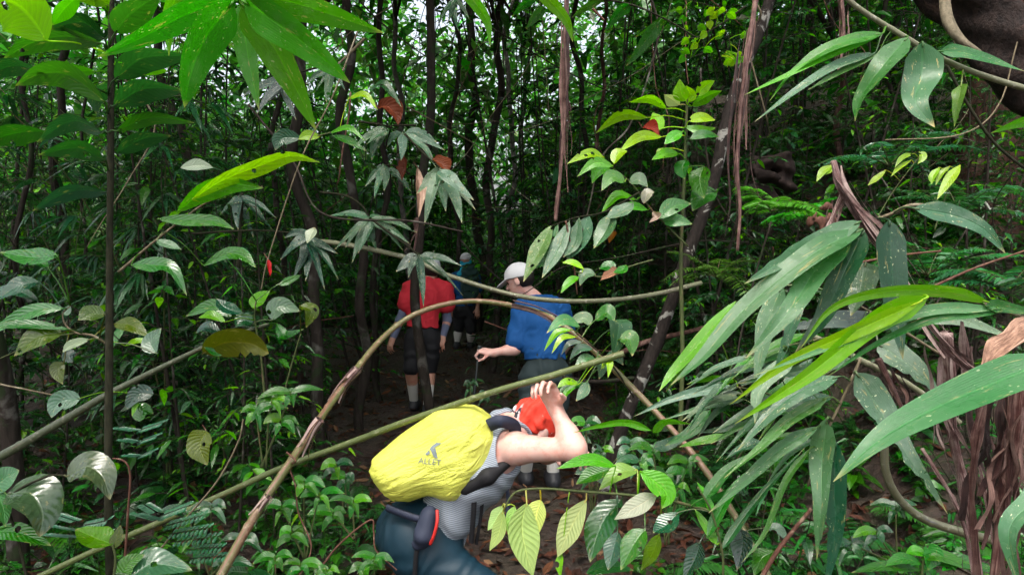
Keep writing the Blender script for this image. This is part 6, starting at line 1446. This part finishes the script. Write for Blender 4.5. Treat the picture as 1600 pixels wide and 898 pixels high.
def lettering(txt, px, py, size, ang, name='lettering', polys=None):
    """print pressed onto the cover: text (or polygons) projected along its normal onto the cloth"""
    bv = BVHTree.FromPolygons([v.co for v in cover.data.vertices], [p.vertices[:] for p in cover.data.polygons])
    if polys is None:
        cu = bpy.data.curves.new('t', 'FONT'); cu.body = txt; cu.size = 1.0; cu.align_x = 'CENTER'; cu.resolution_u = 3
        to = bpy.data.objects.new('t', cu); COL.objects.link(to); dg = bpy.context.evaluated_depsgraph_get(); me = bpy.data.meshes.new_from_object(to.evaluated_get(dg)); bpy.data.objects.remove(to)
        bm = bmesh.new(); bm.from_mesh(me)
    else:
        bm = bmesh.new()
        for pg in polys: bm.faces.new([bm.verts.new((x, y, 0)) for x, y in pg])
    bmesh.ops.triangulate(bm, faces=bm.faces[:]); bmesh.ops.subdivide_edges(bm, edges=bm.edges[:], cuts=2, use_grid_fill=True); bmesh.ops.triangulate(bm, faces=bm.faces[:])
    ca, sa = math.cos(ang), math.sin(ang)
    for v in bm.verts:
        x, y = (v.co.x * ca - v.co.y * sa) * size, (v.co.x * sa + v.co.y * ca) * size
        o = Vector(P(px + x, py - y, 2.0)); dr = (o - Vector(CAM)).normalized(); h = bv.ray_cast(o, dr)
        v.co = (h[0] - dr * 0.0045) if h[0] is not None else Vector(P(px + x, py - y, 2.4))
    me = bpy.data.meshes.new(name); bm.to_mesh(me); bm.free()
    return link(name, me, M['ink'], cover)
lettering('ALLET', 671, 725, 13, math.radians(-6))
lettering('', 676, 702, 1.0, 0, 'emblem', [[(2, -12), (8, -14), (4, 3), (-4, 1)], [(-6, -1), (4, 4), (14, 10), (6, 11), (-2, 5)], [(-12, -7), (-6, -1), (-4, -6), (-8, -9)]])
def band(name, pts, w, th, mat, root, side=None):
    pts = spline(np.array(pts), 20); t, N, B = frames(pts); sd0 = np.asarray(side) if side is not None else np.array([0, -1.0, 0.0])
    S = Soup(); sv = nrm(np.cross(t, sd0)); nv = np.cross(sv, t); V = np.stack([pts - sv * w - nv * th, pts + sv * w - nv * th, pts + sv * w + nv * th, pts - sv * w + nv * th], 1)
    i = np.arange(19)[:, None]; j = np.arange(4)[None]; S.add(V.reshape(-1, 3), np.stack([i * 4 + j, i * 4 + (j + 1) % 4, (i + 1) * 4 + (j + 1) % 4, (i + 1) * 4 + j], -1).reshape(-1, 4))
    return S.build(name, mat, root)
band('shoulder_strap', [P(764, 664, 2.46), P(782, 658, 2.44), P(802, 664, 2.47), P(806, 680, 2.50)], 0.022, 0.006, M['navy'], r)
s = Sdf(P(700, 790, 2.35) - 0.2, P(800, 720, 2.45) + 0.15, 0.006)
s.cone(P(728, 762, 2.44), P(762, 744, 2.42), 0.027, 0.027, 0.02); s.cone(P(762, 744, 2.42), P(794, 722, 2.46), 0.027, 0.016, 0.02); s.build('shoulder_pad', M['black'], r)
band('webbing', [P(742, 752, 2.425), P(740, 800, 2.44), P(736, 848, 2.46)], 0.009, 0.003, M['black'], r)
band('webbing', [P(756, 752, 2.43), P(752, 800, 2.46), P(744, 850, 2.48)], 0.006, 0.002, M['black'], r)
band('webbing', [P(790, 745, 2.5), P(794, 780, 2.5), P(792, 815, 2.5)], 0.007, 0.002, M['navy'], r)
band('hip_belt', [P(604, 792, 2.46), P(640, 806, 2.43), P(664, 812, 2.42), P(676, 812, 2.44)], 0.012, 0.005, M['navy'], r)
s = Sdf(P(640, 870, 2.36) - 0.1, P(700, 795, 2.42) + 0.1, 0.005)
s.cone(P(672, 802, 2.42), P(662, 838, 2.40), 0.03, 0.034, 0.02); s.cone(P(662, 838, 2.40), P(652, 850, 2.41), 0.03, 0.018, 0.02); s.field(folds(0.003, 120, [0.8, 0, .5]))
pk = s.build('belt_pocket', M['navy'], r)
S = Soup(); tube(S, [P(683, 796, 2.385), P(683, 815, 2.368), P(678, 836, 2.366), P(672, 850, 2.375)], [0.006, 0.006], segs=6, n=16); S.build('zipper', M['zip'], pk)
band('strap_end', [P(654, 850, 2.40), P(650, 868, 2.40), P(648, 900, 2.41)], 0.008, 0.002, M['black'], r)
s = Sdf(P(760, 780, 2.42) - 0.05, P(760, 780, 2.42) + 0.05, 0.003); s.cone(P(756, 780, 2.462), P(765, 780, 2.462), 0.007, 0.007, 0.004); s.build('badge', M['zip'], w_)

# ---------- generic walker seen from behind
def walker(J, head, face, crown, label, h, parts, skin='skin_tan', hands=None, feet=None):
    s = sd_for({**J, 'h': head}, h, 0.24)
    torso(s, J); [arm(s, J, x) for x in 'LR']; [leg(s, J, x) for x in 'LR']
    s.cone(J['neck'], head - nrm(crown) * 0.05, 0.055, 0.054, 0.03); q, R = head_sdf(s, head, np.asarray(face), np.asarray(crown))
    for sd_ in 'LR':
        hd = (hands or {}).get(sd_, {}); d_ = hd.get('d', J['wr' + sd_] - J['el' + sd_])
        hand_sdf(s, J['wr' + sd_], d_, np.array(hd.get('n', [0, 0.2, -1.0])), np.array(hd.get('side', [0, 0, 1.0])), curl=hd.get('curl', (0.4, 0.5, 0.4)))
        foot(s, J['an' + sd_], feet)
    root = tag(s.build('person', M[skin]), label, 'person'); eyes(q, root)
    for sd_ in 'LR':
        s = Sdf(J['an' + sd_] - 0.26, J['an' + sd_] + 0.26, 0.01); foot(s, J['an' + sd_], feet, 0.01); s.build('shoe', M['shoe'], root)
    return root, q, R
def garment(name, mat, root, J, keys, h, fn, m=0.22):
    s = sub(keys, J, h, m); fn(s); return s.build(name, M[mat], root)
def tee(s, J, o, cut_t=0.85, hem=0.15, amp=0.005, sag=1.35):
    torso(s, J, o, w=1.0)
    for x in 'LR':
        a, b = J['sh' + x], J['el' + x]; s.cone(a, a + (b - a) * cut_t, 0.066 + o, 0.062 + o, 0.03)
        s.plane  # sleeve ends stay rounded shells around the arm
    s.plane(J['pel'] + (J['waist'] - J['pel']) * hem, J['pel'] - J['waist'])
    sp = nrm(J['neck'] - J['chest']); s.cone(J['neck'] + sp * 0.035, J['neck'] + sp * 0.15, 0.058, 0.09, 0.006, 'cut')
    s.field(folds(amp, 38, nrm([0.75, 0.2, 0.5]), 0.7)); s.field(folds(amp * 0.5, 120, nrm([0.8, 0.1, -0.5]), 2.0))
def cap(head, face, crown, root, mat, brim=True, h=0.005):
    f = nrm(face); u = nrm(np.asarray(crown) - f * (np.asarray(crown) @ f)); l = np.cross(u, f); R = np.stack([f, l, u])
    s = Sdf(head - 0.27, head + 0.27, h); s.ell(head - f * 0.004 + u * 0.034, R, [0.108, 0.092, 0.098], 0.02); s.plane(head + u * 0.022, -u + f * 0.12)
    if brim:
        t = Sdf(head - 0.27, head + 0.27, h); t.ell(head + f * 0.105 + u * 0.026, np.stack([nrm(f - u * 0.35), l, nrm(u + f * 0.35)]), [0.09, 0.078, 0.009], 0.004); s.F = np.minimum(s.F, t.F)
    return s.build('cap', M[mat], root)

# ---------- man in blue with trekking pole
J = dict(pel=P(852, 582, 4.86), waist=P(850, 545, 4.88), chest=P(848, 505, 4.94), neck=P(836, 466, 5.02), shL=P(819, 486, 4.96), shR=P(874, 484, 5.06), elL=P(806, 545, 4.86), wrL=P(768, 551, 4.80), elR=P(884, 536, 5.18), wrR=P(868, 566, 5.32),
         hipL=P(834, 590, 4.86), hipR=P(870, 590, 4.9), knL=P(826, 668, 4.72), knR=P(866, 668, 4.86))
J['anL'] = P(822, 742, 4.95); J['anR'] = P(864, 745, 4.90)
for k_ in ('anL', 'anR'): J[k_][2] = float(Hn(J[k_][0], J[k_][1])) + 0.10
hc = P(812, 438, 5.0); fa = nrm(np.array([-0.86, 0.35, -0.34])); cr = nrm(np.array([-0.25, 0.1, 0.95]))
m_, q_, R_ = walker(J, hc, fa, cr, 'person in a plain blue t-shirt and white cap holding a trekking pole', 0.0075, None, 'skin',
                    hands={'L': dict(d=P(750, 547, 4.8) - J['wrL'], n=[-0.1, 0.3, -0.9], side=[0, -0.4, 0.8], curl=(1.1, 1.2, 0.7))}, feet=[-0.1, 1, 0])
garment('shirt', 'blue', m_, J, ['pel', 'waist', 'chest', 'neck', 'shL', 'shR', 'elL', 'elR'], 0.0075, lambda s: tee(s, J, 0.022, 0.80, 0.55, 0.005), 0.2)
def trousers(s):
    torso(s, J, 0.010, chest=False, w=1.02)
    for x in 'LR': leg(s, J, x, 0.020, (0, 1.08))
    s.plane(J['waist'], J['chest'] - J['pel']); s.field(folds(0.006, 60, nrm([0.6, 0.2, 0.8]), 1.1))
garment('shorts', 'shorts_grey', m_, J, ['pel', 'waist', 'hipL', 'hipR', 'knL', 'knR'], 0.0075, trousers)
for x in 'LR': garment('sock', 'sock', m_, J, ['kn' + x, 'an' + x], 0.007, lambda s: leg(s, J, x, 0.007, (1.2, 1.98)), 0.12)
cap(hc, fa, cr, m_, 'white')
s = Sdf(hc - 0.15, hc + 0.15, 0.005); s.ell(hc - fa * 0.02 + R_[2] * 0.005, R_, [0.094, 0.083, 0.08], 0.01); s.plane(hc + R_[2] * 0.03, R_[2]); s.plane(hc - fa * 0.02, fa); s.plane(hc - R_[2] * 0.06, -R_[2]); s.build('hair', M['hair'], m_)
r = tag(empty('trekking_pole', P(747, 552, 4.8)), 'thin dark trekking pole in the blue-shirted hiker left hand', 'trekking pole')
S = Soup(); tube(S, [P(750, 540, 4.8), P(747, 556, 4.8)], [0.016, 0.014], segs=8); S.build('grip', M['pole_black'], r)
S = Soup(); g_ = P(734, 690, 4.75); g_[2] = max(g_[2], float(Hn(g_[0], g_[1]))); tube(S, [P(747, 556, 4.8), g_], [0.008, 0.006], segs=8); S.build('shaft', M['pole_black'], r)

# ---------- person in red
J = dict(pel=P(660, 522, 7.0), waist=P(661, 497, 7.0), chest=P(664, 466, 7.0), neck=P(670, 440, 7.04), shL=P(643, 453, 7.0), shR=P(694, 455, 7.05), elL=P(625, 500, 6.98), wrL=P(614, 528, 6.95), elR=P(699, 500, 7.08), wrR=P(692, 526, 7.0),
         hipL=P(648, 530, 7.0), hipR=P(674, 530, 7.0), knL=P(642, 578, 6.95), knR=P(671, 580, 7.0))
J['anL'] = P(647, 632, 7.15); J['anR'] = P(668, 628, 6.9)
for k_ in ('anL', 'anR'): J[k_][2] = float(Hn(J[k_][0], J[k_][1])) + 0.10
hc = P(674, 420, 7.08); fa = nrm([0.1, 0.95, -0.3]); cr = nrm([0.0, 0.25, 0.95])
m_, q_, R_ = walker(J, hc, fa, cr, 'person in a red t-shirt with grey arm sleeves and black shorts walking away', 0.009, None, 'skin_tan', feet=[0.1, 1, 0])
garment('shirt', 'red', m_, J, ['pel', 'waist', 'chest', 'neck', 'shL', 'shR', 'elL', 'elR'], 0.009, lambda s: tee(s, J, 0.034, 0.45, 0.45, 0.005), 0.2)
def shorts7(s):
    torso(s, J, 0.010, chest=False, w=1.02)
    for x in 'LR': leg(s, J, x, 0.022, (0, 0.92))
    s.plane(J['waist'] + (J['chest'] - J['waist']) * 0.0, J['chest'] - J['pel']); s.field(folds(0.005, 50, nrm([0.6, 0.2, 0.8]), 0.4))
garment('shorts', 'black', m_, J, ['pel', 'waist', 'chest', 'hipL', 'hipR', 'knL', 'knR'], 0.009, shorts7)
for x in 'LR':
    garment('arm_sleeve', 'sleeve', m_, J, ['sh' + x, 'el' + x, 'wr' + x], 0.008, lambda s: arm(s, J, x, 0.008, (0.4, 1.9)), 0.12)
    garment('sock', 'sock', m_, J, ['kn' + x, 'an' + x], 0.008, lambda s: leg(s, J, x, 0.008, (1.3, 1.98)), 0.12)
s = Sdf(hc - 0.2, hc + 0.2, 0.007); s.ell(hc - fa * 0.012 + R_[2] * 0.0, R_, [0.1, 0.088, 0.1], 0.02); s.plane(hc + R_[2] * 0.03, R_[2]); s.plane(hc + fa * 0.03, fa); s.build('hair', M['hair'], m_)
cap(hc, fa, cr, m_, 'white', True, 0.006)

# ---------- person in teal further on
J = dict(pel=P(727, 486, 10.5), waist=P(727, 470, 10.5), chest=P(727, 447, 10.5), neck=P(727, 424, 10.5), shL=P(711, 434, 10.5), shR=P(743, 434, 10.5), elL=P(706, 462, 10.5), wrL=P(704, 482, 10.4), elR=P(747, 462, 10.5), wrR=P(746, 482, 10.4),
         hipL=P(719, 490, 10.5), hipR=P(735, 490, 10.5), knL=P(715, 516, 10.5), knR=P(736, 518, 10.45))
J['anL'] = P(714, 546, 10.5); J['anR'] = P(735, 544, 10.55)
zs = [float(Hn(J[k_][0], J[k_][1])) + 0.10 for k_ in ('anL', 'anR')]; J['anL'][2] = zs[0]; J['anR'][2] = zs[1]
hc = P(728, 408, 10.52); fa = nrm([0.05, 1, -0.15]); cr = nrm([0, 0.15, 1])
m_, q_, R_ = walker(J, hc, fa, cr, 'farthest person with pale cap, teal scarf and blue top', 0.011, None, 'skin_tan', feet=[0.05, 1, 0])
garment('shirt', 'blue', m_, J, ['pel', 'waist', 'chest', 'neck', 'shL', 'shR', 'elL', 'elR'], 0.011, lambda s: tee(s, J, 0.02, 0.6, 0.5, 0.004), 0.2)
garment('shorts', 'black', m_, J, ['pel', 'waist', 'chest', 'hipL', 'hipR', 'knL', 'knR'], 0.011, shorts7)
for x in 'LR': garment('sock', 'sock', m_, J, ['kn' + x, 'an' + x], 0.009, lambda s: leg(s, J, x, 0.008, (1.15, 1.98)), 0.12)
s = Sdf(hc - 0.35, hc + 0.3, 0.009); s.cone(J['neck'] - ZV * 0.02, hc - ZV * 0.03, 0.085, 0.092, 0.02); s.cone(J['neck'] + [-.03, -.03, 0], J['neck'] + [-.13, -.06, -.1], 0.06, 0.04, 0.03); s.field(folds(0.006, 70, [0, 0, 1])); s.build('scarf', M['teal_cloth'], m_)
cap(hc, fa, cr, m_, 'white', True, 0.007)
r = tag(empty('backpack', P(733, 440, 10.3)), 'dark green backpack on the farthest hiker', 'backpack')
s = Sdf(P(733, 440, 10.3) - 0.4, P(733, 440, 10.3) + 0.4, 0.012)
s.ell(P(734, 442, 10.30), np.eye(3), [0.13, 0.11, 0.27], 0.02, e=3.5); s.field(folds(0.008, 40, [0.2, 0, 1])); s.build('bag', M['pack_green'], r)
for x0 in (724, 744): band('strap', [P(x0, 418, 10.36), P(x0, 424, 10.33), P(x0, 436, 10.25)], 0.015, 0.004, M['black'], r)
